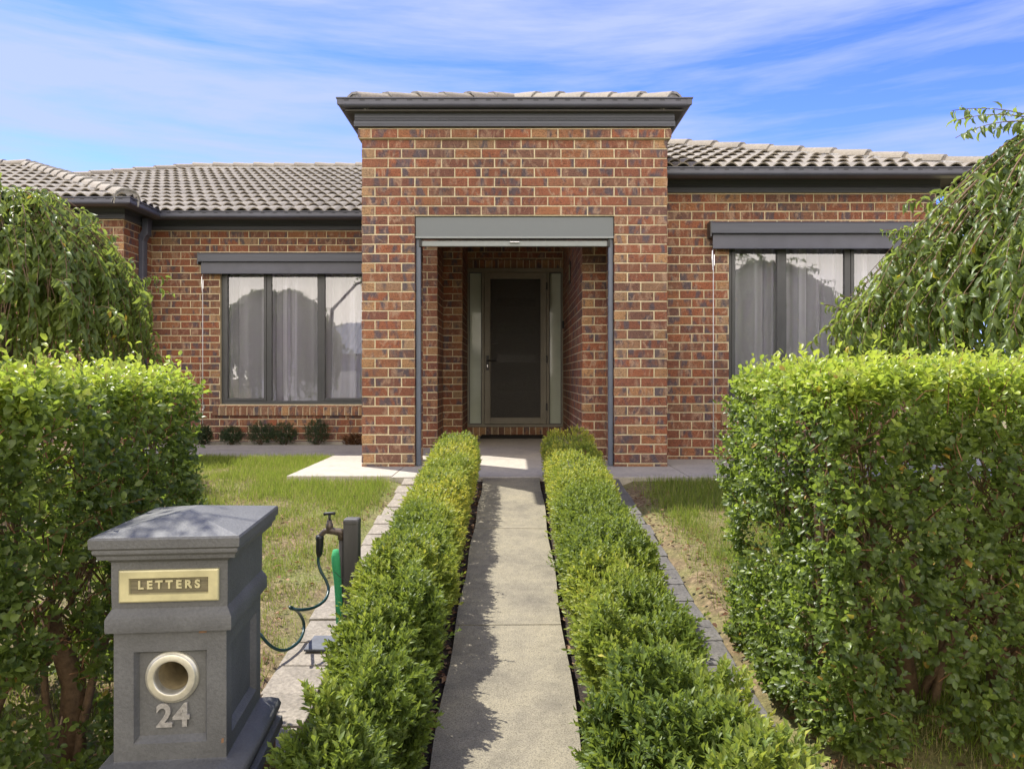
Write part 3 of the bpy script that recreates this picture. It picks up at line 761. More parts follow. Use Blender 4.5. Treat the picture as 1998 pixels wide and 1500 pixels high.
g = MB(); g.quad([(dl+q, YD, z0+.13), (dr-q, YD, z0+.13), (dr-q, YD, z1-.15), (dl+q, YD, z1-.15)]); obj('mesh_screen', g, M['screen'], sd)
g = MB(); hx = dl+.045
g.cbox(hx-.018, hx+.018, YD-.032, YD-.02, .90, 1.10, .003); g.tube([(hx, YD-.035, 1.03), (hx, YD-.065, 1.03), (hx+.03, YD-.07, 1.03), (hx+.125, YD-.07, 1.03)], .009, 8)
h = obj('door_handle', g, M['black'], sd)
g = MB(); g.cbox(hx-.006, hx+.006, YD-.036, YD-.031, .935, .975, .002); obj('keyhole', g, M['silver'], h)
for zz in (.35, 1.0, 2.0):
    g = MB(); g.cbox(dr-.010, dr+.010, YD-.03, YD-.018, zz, zz+.10, .002); obj('hinge', g, M['black'], sd)
g = MB(); g.box(dl, dr, YD+.11, YD+.15, z0, z1-.06)
dd = obj('front_door', g, M['door'], house)
for zz in (.62, 1.00, 1.40, 1.78):
    g = MB(); g.cbox(dl+.17, dr-.15, YD+.100, YD+.109, zz, zz+.12, .003); obj('glazed_slot', g, M['slot_glass'], dd)
g = MB(); g.tube([(dl+.10, YD+.105, 1.27), (dl+.10, YD+.06, 1.27), (dl+.19, YD+.055, 1.27)], .010, 8); obj('door_handle', g, M['silver'], dd)
b = MB(); b.cbox(.655, .668, 8.86, 9.0, 1.92, 2.18, .002); b.box(.651, .654, 8.89, 8.97, 1.96, 2.14, 1)
tag(obj('wall_plaque', b, [M['black'], M['brass']], loc=(.66, 8.9, 1.9)), 'slim black and brass plaque fixed high on the right side wall of the entry', 'plaque')
b = MB(); b.cbox(.64, .664, 10.06, 10.12, 1.46, 1.56, .004); obj('door_bell', b, [M['black']], house)
m_ = MB(); m_.cbox(-.45, .40, 9.78, 10.2, .001, .022, .006)
tag(obj('door_mat', m_, M['mat'], loc=(0, 9.95, 0)), 'dark doormat lying on the porch in front of the screen door', 'doormat')

# ------------------------------------------------------------------ ground, path, slabs
def axis(parts):
    out = []
    for a, b, n in parts: out += [a+(b-a)*i/n for i in range(n)]
    return np.array(out+[parts[-1][1]])
xs = axis([(-400, -40, 6), (-40, -6, 20), (-6, 6, 150), (6, 40, 20), (40, 400, 6)])
ys = axis([(-400, -40, 6), (-40, 0, 24), (0, 9, 110), (9, 40, 12), (40, 400, 6)])
gx, gy = np.meshgrid(xs, ys)
Z = np.vectorize(gz)(gy)
nz = np.array([noise.noise(Vector((a*2.2, b*2.2, 0)))*.012+noise.noise(Vector((a*9, b*9, 3)))*.006 for a, b in zip(gx.ravel(), gy.ravel())]).reshape(gx.shape)
near = (np.abs(gx) < 6) & (gy > 0) & (gy < 8.5)
bed = (np.abs(gx) < .92)
Z = Z + np.where(near & ~bed, nz, 0) - np.where(bed & (gy < 6.2), .03, 0)
Z = np.where((gy > 6.2) & (gx > -1.6), -.15, Z); Z = np.where(gy > 8.9, -.15, Z)
V = np.stack([gx.ravel(), gy.ravel(), Z.ravel()], 1)
nx, ny = len(xs), len(ys)
ii, jj = np.meshgrid(np.arange(nx-1), np.arange(ny-1)); a = (jj*nx+ii).ravel()
tag(obj_np('ground', V, np.stack([a, a+1, a+nx+1, a+nx], 1), M['ground'], smooth=True), kind='structure')
p = MB()                                 # garden path in four bays with open joints
edges = [6.045, 4.63, 3.195, 1.76, .3, -1.2]
for i in range(len(edges)-1):
    y1, y0 = edges[i]-.004, edges[i+1]+.004
    n = 8
    for k in range(n):
        ya = y0+(y1-y0)*k/n; yb = y0+(y1-y0)*(k+1)/n
        wz = lambda y, s: pathz(y)+.003*math.sin(y*2+s)
        xl = lambda y: -.25+.005*math.sin(y*7); xr = lambda y: .204+.006*math.sin(y*5+1)
        P = [(xl(ya), ya, wz(ya, 0)), (xr(ya), ya, wz(ya, 1)), (xr(yb), yb, wz(yb, 1)), (xl(yb), yb, wz(yb, 0))]
        p.quad(P)
        p.quad([(P[0][0], ya, P[0][2]-.12), P[0], P[3], (P[3][0], yb, P[3][2]-.12)]); p.quad([P[1], (P[1][0], ya, P[1][2]-.12), (P[2][0], yb, P[2][2]-.12), P[2]])
        if k == 0: p.quad([(P[0][0], ya, P[0][2]-.12), (P[1][0], ya, P[1][2]-.12), P[1], P[0]])
        if k == n-1: p.quad([P[3], P[2], (P[2][0], yb, P[2][2]-.12), (P[3][0], yb, P[3][2]-.12)])
tag(obj('path', p, M['path']), kind='structure')
p = MB()                                 # porch and perimeter slabs
def slab(x0, x1, y0, y1, z=0.0): p.cbox(x0+.003, x1-.003, y0+.003, y1-.003, z-.1, z, .004)
slab(-1.87, -1.0, 6.12, 7.70); slab(-1.0, 1.42, 6.05, 7.70, -.0005); slab(1.42, 2.5, 6.05, 7.45); slab(2.5, 4.9, 6.05, 7.45)
slab(-1.0, 1.42, 7.70, 10.4); slab(-3.3, -1.0, 7.70, 8.9); slab(-4.6, -3.3, 7.7, 8.9)
p.box(-4.49, -1.0, 9.12, 9.26, -.1, .015)
tag(obj('pavement', p, M['slab']), kind='structure')
p = MB(); 
for sx in (-1, 1):
    for k in range(24):
        ya = -1.2+k*.303; yb = ya+.303
        xa, xb = (-.70, -.235) if sx < 0 else (.19, .66)
        p.quad([(xa, ya, gz(ya)+.0), (xb, ya, gz(ya)+.0), (xb, min(yb, 6.06), gz(yb)+.0), (xa, min(yb, 6.06), gz(yb)+.0)])
p.quad([(-4.5, 8.9, -.03), (-1.3, 8.9, -.03), (-1.3, 9.12, -.03), (-4.5, 9.12, -.03)])
tag(obj('garden_bed', p, M['mulch']), kind='structure')
p = MB(); p.box(-60, 60, -14, -8, -.75, -.64); tag(obj('road', p, M['asphalt']), kind='structure')

# edging pavers
def paver_mesh():
    import bmesh
    b = MB(); b.cbox(-.10, .10, -.103, .103, -.06, .0, .006); return b
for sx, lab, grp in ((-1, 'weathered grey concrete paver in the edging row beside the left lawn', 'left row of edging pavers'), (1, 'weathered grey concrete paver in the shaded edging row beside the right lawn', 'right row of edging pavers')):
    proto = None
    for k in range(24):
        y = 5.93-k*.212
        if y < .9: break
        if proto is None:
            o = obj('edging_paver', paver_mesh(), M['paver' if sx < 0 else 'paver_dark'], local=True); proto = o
        else:
            o = proto.copy(); COL.objects.link(o)
        o.location = (sx*(.775 if sx < 0 else .75)+random.uniform(-.012, .012)+(-.02 if sx < 0 else 0), y, gz(y)+.035+random.uniform(-.004, .004))
        o.rotation_euler = (math.atan(SLOPE)+random.uniform(-.02, .02), random.uniform(-.02, .02), random.uniform(-.05, .05))
        tag(o, lab, 'paver', grp)

# ------------------------------------------------------------------ grass
def lawn(name, regions, dens, parent=None):
    Ps = []
    for (x0, x1, y0, y1, dn) in regions:
        n = int((x1-x0)*(y1-y0)*dens*dn); Ps.append(np.stack([RNG.uniform(x0, x1, n), RNG.uniform(y0, y1, n)], 1))
    P = np.concatenate(Ps); n = len(P)
    f1 = np.array([noise.noise(Vector((a*1.3, b*1.3, 5)))+.6*noise.noise(Vector((a*4, b*4, 9))) for a, b in P])
    keep = RNG.random(n) < np.clip((.72 if name == 'L' else 1.0)+f1*.9, .25, 1)
    edge = np.minimum(np.abs(np.abs(P[:, 0])-.9), 1)
    keep &= RNG.random(n) < np.clip((edge-.02)*(7 if name == 'L' else 4.5), 0, 1)
    keep &= (P[:, 1] < 6.03) | (P[:, 0] < -1.87)
    P = P[keep]; f1 = f1[keep]; n = len(P)
    z = np.array([gz(b)+noise.noise(Vector((a*2.2, b*2.2, 0)))*.012 for a, b in P])
    lush = np.clip(.5+f1*.9+.3*(P[:, 1]-4.5)/2.0+(.55 if name == 'Rr' else .1), .05, 1)
    h = (.014+.034*lush)*RNG.uniform(.6, 1.5, n)
    dirn = RNG.uniform(0, 2*np.pi, n); lean = RNG.uniform(.1, 1.3, n)
    D = np.stack([np.cos(dirn)*lean, np.sin(dirn)*lean, np.ones(n)], 1)
    nn = np.stack([np.cos(dirn+1.6)*.3+np.cos(dirn), np.sin(dirn), RNG.uniform(-.2, .4, n)], 1)
    B = np.stack([P[:, 0], P[:, 1], z-.002], 1)
    v = np.where(RNG.random(n) < .10+.45*(1-lush), RNG.uniform(.78, 1, n), RNG.uniform(0, .72, n))
    T = (np.array([(0, .5, 0), (0, -.5, 0), (.55, .38, .04), (.55, -.38, .04), (1, 0, -.12)], float), np.array([(0, 1, 3), (0, 3, 2), (2, 3, 4)]))
    return leaves(B, D, nn, h*1.25, RNG.uniform(.0022, .0042, n), T, v)
V, Fq, v = lawn('L', [(-6.5, -.9, 2.4, 6.1, 1.0), (-6.5, -1.87, 6.1, 7.72, 1.0)], 10500)
tag(obj_np('grass', V, Fq, M['grass'], v=v), 'patchy green and straw coloured lawn left of the path', 'grass', kind='stuff')
V, Fq, v = lawn('Rr', [(.88, 5.5, 2.2, 6.05, 1.0)], 11000)
tag(obj_np('grass', V, Fq, M['grass'], v=v), 'green lawn with a bare soil edge right of the path', 'grass', kind='stuff')

# fallen leaves
n = 1500
x = np.concatenate([RNG.uniform(-.36, -.24, 520), RNG.uniform(.17, .24, 120), RNG.uniform(-.62, -.3, 160), RNG.uniform(.85, 1.2, 260), RNG.uniform(-1.6, -.9, 240), RNG.uniform(1, 3.4, 200)])
y = np.concatenate([RNG.uniform(1.4, 6, 520), RNG.uniform(1.4, 6, 120), RNG.uniform(1.4, 3, 160), RNG.uniform(2, 5.8, 260), RNG.uniform(1.6, 6, 240), RNG.uniform(1.7, 3.6, 200)])
P = np.stack([x, y, np.array([gz(b) for b in y])+RNG.uniform(.004, .03, n)], 1)
an = RNG.uniform(0, 6.28, n); D = np.stack([np.cos(an), np.sin(an), RNG.uniform(-.3, .3, n)], 1)
nn = np.stack([RNG.uniform(-.5, .5, n), RNG.uniform(-.5, .5, n), np.ones(n)], 1)
V, Fq, v = leaves(P, D, nn, RNG.uniform(.018, .042, n), RNG.uniform(.012, .022, n), T_BIG, RNG.random(n))
tag(obj_np('leaf_litter', V, Fq, M['dry_leaf'], v=v), 'dry brown fallen leaves in the beds beside the path', 'leaf litter', kind='stuff')

# ------------------------------------------------------------------ hedges
def branch_system(mb, roots, top, spread, levels=3, r0=.022, box=None, mi=0):
    ends = []
    def grow(p, d, ln, r, lv):
        pts = [Vector(p)]; dd = Vector(d)
        k = 4
        for i in range(k):
            dd = (dd+Vector((random.uniform(-1, 1), random.uniform(-1, 1), random.uniform(-.3, .5)))*.22).normalized()
            q = pts[-1]+dd*ln/k
            if box:
                q = Vector((min(max(q.x, box[0]), box[1]), min(max(q.y, box[2]), box[3]), min(q.z, box[5])))
            pts.append(q)
        mb.tube(pts, [r*(1-.45*i/k) for i in range(k+1)], 5 if lv == 0 else 4, mi, cap=False)
        if lv < levels:
            for c in range(random.choice((3, 4, 4, 5))):
                j = random.randint(1, k); t = random.uniform(.35, .95)
                nd = (dd*.8+Vector((random.uniform(-1, 1), random.uniform(-1, 1), random.uniform(-.1, .8)))*spread).normalized()
                grow(pts[j], nd, ln*random.uniform(.5, .8), r*.55, lv+1)
        else: ends.append((pts[-1], dd))
    for p, d, ln in roots: grow(p, d, ln, r0*random.uniform(.7, 1.2), 0)
    return ends

def big_hedge(x0, x1, y0, y1, label, endside, seed, nspr, gapx, z1=.815):
    z0 = gz((y0+y1)/2)
    t = thing('clipped_hedge', label, 'hedge', ((x0+x1)/2, (y0+y1)/2, z0))
    # stems
    st = MB(); roots = []
    nr = int((x1-x0)/.33)
    for i in range(nr):
        xx = x0+(x1-x0)*(i+.5)/nr+random.uniform(-.06, .06)
        for k in range(3):
            roots.append(((xx+random.uniform(-.05, .05), (y0+y1)/2+random.uniform(-.12, .12), z0-.02), (random.uniform(-.5, .5), random.uniform(-.55, .55), 1), random.uniform(.45, .65)))
    branch_system(st, roots, z1, .8, 3, .020, (x0+.05, x1-.05, y0+.05, y1-.05, z0, z1-.04))
    for i in range(0, nr):
        xx = x0+(x1-x0)*(i+.5)/nr
        st.tube([(xx, (y0+y1)/2, z0-.05), (xx+random.uniform(-.03, .03), (y0+y1)/2+.02, z0+.25), (xx+random.uniform(-.08, .08), (y0+y1)/2, z0+.5)], [.045, .034, .024], 8)
    obj('stem', st, M['stem'], t, smooth=True)
    # sprig sites over the shell
    ex, ey, ez = x1-x0, y1-y0, z1-z0
    ar = np.array([ex*ez*1.15, ex*ez*.55, ex*ey*1.2, ey*ez*1.25, ey*ez*.2]); ar /= ar.sum()
    face = RNG.choice(5, nspr, p=ar); a = RNG.random(nspr); b = RNG.random(nspr); dep = np.abs(RNG.normal(0, .05, nspr))
    dep = np.where(RNG.random(nspr) < .16, RNG.uniform(0, .4, nspr), dep)
    P = np.zeros((nspr, 3)); Nn = np.zeros((nspr, 3))
    e_x = x0 if endside < 0 else x1; o_x = x1 if endside < 0 else x0
    for f in range(5):
        m = face == f; A, B, Dp = a[m], b[m], dep[m]
        if f == 0: P[m] = np.stack([x0+A*ex, y0+Dp, z0+B*ez], 1); Nn[m] = (0, -1, 0)
        if f == 1: P[m] = np.stack([x0+A*ex, y1-Dp, z0+B*ez], 1); Nn[m] = (0, 1, 0)
        if f == 2: P[m] = np.stack([x0+A*ex, y0+B*ey, z1-Dp], 1); Nn[m] = (0, 0, 1)
        if f == 3: P[m] = np.stack([e_x-endside*Dp, y0+A*ey, z0+B*ez], 1); Nn[m] = (endside, 0, 0)
        if f == 4: P[m] = np.stack([o_x+endside*Dp, y0+A*ey, z0+B*ez], 1); Nn[m] = (-endside, 0, 0)
    # rounded corners: pull points toward centre near edges
    c = np.array([(x0+x1)/2, (y0+y1)/2, (z0+z1)/2]); hs = np.array([ex, ey, ez])/2
    rel = np.abs(P-c)-(hs-.12); rel = np.clip(rel, 0, None); over = np.linalg.norm(rel, axis=1)-.12
    sc = np.where(over > 0, over, 0)[:, None]*unit(rel)*np.sign(P-c); P = P-sc
    und = fnoise(P, 2.6, seed)*.06+fnoise(P, 7, seed+3)*.025
    P = P+Nn*(und*np.where(face == 2, .35, 1))[:, None]
    zf = (P[:, 2]-z0)/ez
    g = fnoise(P, 3.4, seed+9)+.5*fnoise(P, 8, seed+4)
    thr = np.clip((.80-zf)*.62, -.25, .34)
    low = np.clip((.13-zf)*3, 0, 1)
    keep = (g > thr-(np.where(P[:, 0] < 1.5, .56, .50) if gapx else .40)) & (RNG.random(nspr) > low*.25)
    P, Nn, zf, face, dep = P[keep], Nn[keep], zf[keep], face[keep], dep[keep]; n = len(P)
    up = np.array([0, 0, 1.0])
    A = unit(Nn*RNG.uniform(.3, 1.2, (n, 1))+up*RNG.uniform(.35, 1.1, (n, 1))+RNG.normal(0, .38, (n, 3)))
    slen = RNG.uniform(.03, .085, n)+np.where((face == 2) & (RNG.random(n) < .10), .05, 0)+np.where((face == 2) & (P[:, 0] > -1.6) & (P[:, 0] < 0) & (RNG.random(n) < .08), .06, 0)
    VV, FF, vv = [], [], []; off = 0
    r1 = unit(np.cross(A, RNG.normal(0, 1, (n, 3)))); r2 = np.cross(A, r1)
    nl = 8; sprv = RNG.normal(0, .12, n)
    for k in range(nl):
        tt = (k+1)/nl; ph = k*2.4+RNG.uniform(-.4, .4, n)
        ang = np.radians(82-48*tt+RNG.normal(0, 12, n))
        rad = r1*np.cos(ph)[:, None]+r2*np.sin(ph)[:, None]
        D = A*np.cos(ang)[:, None]+rad*np.sin(ang)[:, None]
        B = P+A*(slen*tt-.01)[:, None]
        Nv = A*np.sin(ang)[:, None]-rad*np.cos(ang)[:, None]+RNG.normal(0, .15, (n, 3))
        m = RNG.random(n) < .92
        Ln = RNG.uniform(.017, .035, n)*(1.06-.25*tt)
        v = np.clip(.22+.10*(face == 3)*(zf > .1)*(seed < 10)+.60*np.clip((zf-.80)*5.5, 0, 1)*np.where(face == 2, 1, .75)+.20*tt+sprv+RNG.normal(0, .08, n), 0, .94)  # top new growth; sun on top and end, shade on sides, put into colour
        v = np.where(RNG.random(n) < .006, 1.0, v)
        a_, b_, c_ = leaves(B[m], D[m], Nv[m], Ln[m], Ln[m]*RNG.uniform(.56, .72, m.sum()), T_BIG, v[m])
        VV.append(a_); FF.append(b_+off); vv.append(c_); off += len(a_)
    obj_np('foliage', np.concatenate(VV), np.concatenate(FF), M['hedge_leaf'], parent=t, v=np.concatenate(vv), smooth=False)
    # young orange-brown shoots carrying the sprigs
    tw = MB()
    for i in RNG.choice(n, min(n, 1500), replace=False):
        q = P[i]+A[i]*slen[i]*.9; jn = RNG.normal(0, .012, (2, 3)); b0 = P[i]-A[i]*.06+jn[0]+np.array([0, 0, -.012])
        tw.tube([tuple(b0), tuple(P[i]-A[i]*.03+jn[1]*.6), tuple(P[i]), tuple(q)], [.0019, .0016, .0013, .0008], 4, cap=False)
    obj('twig', tw, M['stem_new'], t)
big_hedge(.92, 3.9, 2.15, 3.22, 'long clipped leafy hedge to the right of the path, its left end in full sun', -1, 3.0, 17000, 1)
big_hedge(-3.3, -1.17, 1.74, 2.80, 'clipped leafy hedge behind the grey letterbox with bare twiggy gaps low down', 1, 21.0, 13000, 0, .795)

def box_hedge(x0, x1, y0, y1, H, label, seed, n, far_yellow):
    t = thing('box_hedge', label, 'hedge', ((x0+x1)/2, (y0+y1)/2, gz((y0+y1)/2)))
    W = x1-x0
    y = y0+(y1-y0)*RNG.random(n)**1.25          # denser toward the camera
    s = RNG.random(n); per = W+2*H*.85
    q = s*per
    side = np.where(q < H*.85, 0, np.where(q < H*.85+W, 1, 2))
    # profile in (x, z) with rounded shoulders
    f = np.where(side == 0, q/(H*.85), np.where(side == 1, (q-H*.85)/W, (q-H*.85-W)/(H*.85)))
    xx = np.where(side == 0, x0, np.where(side == 1, x0+f*W, x1))
    zz = np.where(side == 0, H*(.15+.85*f), np.where(side == 1, H, H*(1-.85*f)))
    Nx = np.where(side == 0, -1.0, np.where(side == 2, 1.0, 0)); Nz = np.where(side == 1, 1.0, 0)
    rx = np.clip(np.abs(xx-(x0+x1)/2)-(W/2-.09), 0, None); rz_ = np.clip(zz-(H-.09), 0, None)
    ov = np.clip(np.hypot(rx, rz_)-.09, 0, None); hy = np.maximum(np.hypot(rx, rz_), 1e-6)
    sg = np.sign(xx-(x0+x1)/2); xx = xx-ov*rx/hy*sg; zz = zz-ov*rz_/hy
    Nx = Nx+rx/.09*sg*.7; Nz = Nz+rz_/.09*.5
    P0 = np.stack([xx, y, zz], 1)
    cl = fnoise(P0*np.array([1, 1, .5]), 3.4, seed)*.15+fnoise(P0, 9, seed+5)*.08      # bushes not clipped quite level
    rough = np.clip((4.2-y)/2.4, .25, 1)                                              # the street end is shaggier
    dep = np.abs(RNG.normal(0, .022, n)); dep = np.where(RNG.random(n) < .22, RNG.uniform(.02, .13, n), dep)
    off = cl*rough-dep
    xx = xx+Nx*off*np.where(off > 0, .35, .7); zz = zz+Nz*off*1.0
    # taper inwards at the base
    osd = -1 if seed < 5 else 1; xx = xx+osd*.045*np.clip((y-3.4)/2, 0, 1)*np.clip((xx-(x0+x1)/2)*osd/(W/2)+.3, 0, 1)
    lowf = np.clip(1-zz/(H*.5), 0, 1); xx = xx-np.sign(xx-(x0+x1)/2)*lowf*.07
    if seed < 5: xx = xx+np.clip((2.9-y)/1.2, 0, 1)*.09*np.clip(((x0+x1)/2+.1-xx)/.2, 0, 1)
    z = zz+np.array([gz(b) for b in y])
    endm = (y > y1-.10)
    P = np.stack([xx, y, z], 1)
    A = unit(np.stack([Nx*.9, RNG.normal(0, .25, n), Nz*.8+.9], 1)+RNG.normal(0, .28, (n, 3)))
    far = np.clip((y-2.2)/3.5, 0, 1)
    slen = RNG.uniform(.03, .065, n)*(1-.35*far)
    tall = (RNG.random(n) < .03) & (y < 4.3); slen = np.where(tall, slen+.05, slen)
    r1 = unit(np.cross(A, RNG.normal(0, 1, (n, 3)))); r2 = np.cross(A, r1)
    VV, FF, vv = [], [], []; o_ = 0; nl = 12
    tone = fnoise(P, 2.5, seed+11)*.5+far_yellow*far*.5  # leaves turn yellower toward the house end
    for k in range(nl):
        tt = (k+1)/nl; ph = (k % 2)*1.57+(k//2)*.5*0+k*2.39+RNG.uniform(-.3, .3, n)
        ang = np.radians(72-48*tt+RNG.normal(0, 9, n))
        rad = r1*np.cos(ph)[:, None]+r2*np.sin(ph)[:, None]
        D = A*np.cos(ang)[:, None]+rad*np.sin(ang)[:, None]
        Nv = A*np.sin(ang)[:, None]-rad*np.cos(ang)[:, None]
        B = P+A*(slen*tt)[:, None]
        m = RNG.random(n) < (1-.35*far)
        Ln = RNG.uniform(.019, .032, n)*(1-.25*far)*(1.1-.3*tt)
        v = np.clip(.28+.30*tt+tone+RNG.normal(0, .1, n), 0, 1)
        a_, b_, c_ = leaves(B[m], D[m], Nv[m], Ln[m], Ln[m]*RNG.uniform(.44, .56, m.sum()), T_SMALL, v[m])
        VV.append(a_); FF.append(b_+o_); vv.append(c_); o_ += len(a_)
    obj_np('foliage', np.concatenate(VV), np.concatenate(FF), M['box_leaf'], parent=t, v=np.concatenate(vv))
    st = MB()
    yy = y0+.1
    while yy < y1-.05:
        for k in range(4):
            xa = (x0+x1)/2+random.uniform(-.05, .05)
            roots = [((xa, yy, gz(yy)-.02), (random.uniform(-.7, .7), random.uniform(-.7, .7), 1), H*.45)]
            branch_system(st, roots, 0, .9, 2, .006, (x0+.04, x1-.04, yy-.3, yy+.3, 0, gz(yy)+H-.03))
        yy += .26
    obj('stem', st, M['stem'], t)
    return t
box_hedge(-.555, -.297, 1.25, 6.02, .395, 'low box hedge left of the concrete path, yellow green toward the house', 2.0, 15000, .72)
box_hedge(.25, .57, 1.25, 6.16, .37, 'low box hedge right of the concrete path, its far end in the portico shadow', 8.0, 17000, .6)

# small shrubs along the left wall
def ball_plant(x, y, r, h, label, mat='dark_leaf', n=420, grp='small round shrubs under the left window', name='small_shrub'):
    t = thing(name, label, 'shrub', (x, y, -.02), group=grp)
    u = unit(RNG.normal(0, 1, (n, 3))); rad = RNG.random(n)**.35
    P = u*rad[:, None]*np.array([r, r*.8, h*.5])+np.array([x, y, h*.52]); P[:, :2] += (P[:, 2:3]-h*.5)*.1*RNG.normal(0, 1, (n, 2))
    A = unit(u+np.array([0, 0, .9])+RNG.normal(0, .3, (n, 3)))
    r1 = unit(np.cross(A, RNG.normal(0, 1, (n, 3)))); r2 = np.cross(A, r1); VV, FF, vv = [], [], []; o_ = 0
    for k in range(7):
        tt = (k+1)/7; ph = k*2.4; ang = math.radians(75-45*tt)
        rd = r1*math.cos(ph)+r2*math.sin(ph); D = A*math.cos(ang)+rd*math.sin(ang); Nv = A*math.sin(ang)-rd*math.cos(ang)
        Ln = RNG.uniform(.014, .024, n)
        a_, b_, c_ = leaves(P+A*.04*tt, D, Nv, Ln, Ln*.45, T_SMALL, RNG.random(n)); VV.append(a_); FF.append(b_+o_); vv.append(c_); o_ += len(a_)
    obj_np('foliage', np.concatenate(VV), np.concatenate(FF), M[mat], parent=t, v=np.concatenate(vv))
    st = MB(); branch_system(st, [((x, y, -.04), (random.uniform(-.6, .6), random.uniform(-.4, .4), 1), h*.4) for k in range(5)], 0, .8, 1, .006)
    obj('stem', st, M['stem'], t)
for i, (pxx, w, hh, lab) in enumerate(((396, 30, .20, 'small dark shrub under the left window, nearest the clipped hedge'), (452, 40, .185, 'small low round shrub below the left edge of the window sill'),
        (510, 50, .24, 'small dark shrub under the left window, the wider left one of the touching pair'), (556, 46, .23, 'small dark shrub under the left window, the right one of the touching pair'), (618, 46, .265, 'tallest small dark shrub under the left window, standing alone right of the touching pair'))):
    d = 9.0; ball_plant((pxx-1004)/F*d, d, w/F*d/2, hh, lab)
# dry plant at the pier
t = thing('dry_plant', 'half dead brown plant with dry stalks against the left wall beside the portico', 'plant', (-1.93, 9.0, -.03))
n = 500; an = RNG.uniform(0, 6.28, n); rr = RNG.uniform(0, .13, n)
P = np.stack([-1.93+np.cos(an)*rr, 9.0+np.sin(an)*rr*.6, RNG.uniform(-.02, .12, n)*(1-rr*3)], 1); D = np.stack([np.cos(an), np.sin(an)*.5, RNG.uniform(.0, 1.3, n)], 1)
V, Fq, v = leaves(P, D, RNG.normal(0, 1, (n, 3)), RNG.uniform(.03, .07, n), RNG.uniform(.005, .012, n), T_SMALL, RNG.uniform(.0, .75, n)); obj_np('foliage', V, Fq, M['dry_leaf'], parent=t, v=v)
st = MB(); st.tube([(-1.93, 9, -.04), (-1.95, 9, .14), (-2.0, 8.99, .30)], .004, 4); st.tube([(-1.92, 9, -.04), (-1.93, 9, .16), (-1.96, 8.99, .27)], .003, 4); st.lathe([(.002, 0), (.014, .02), (.001, .05)], 6, mat=Matrix.Translation((-2.0, 8.99, .29))); obj('stem', st, M['stem_new'], t)

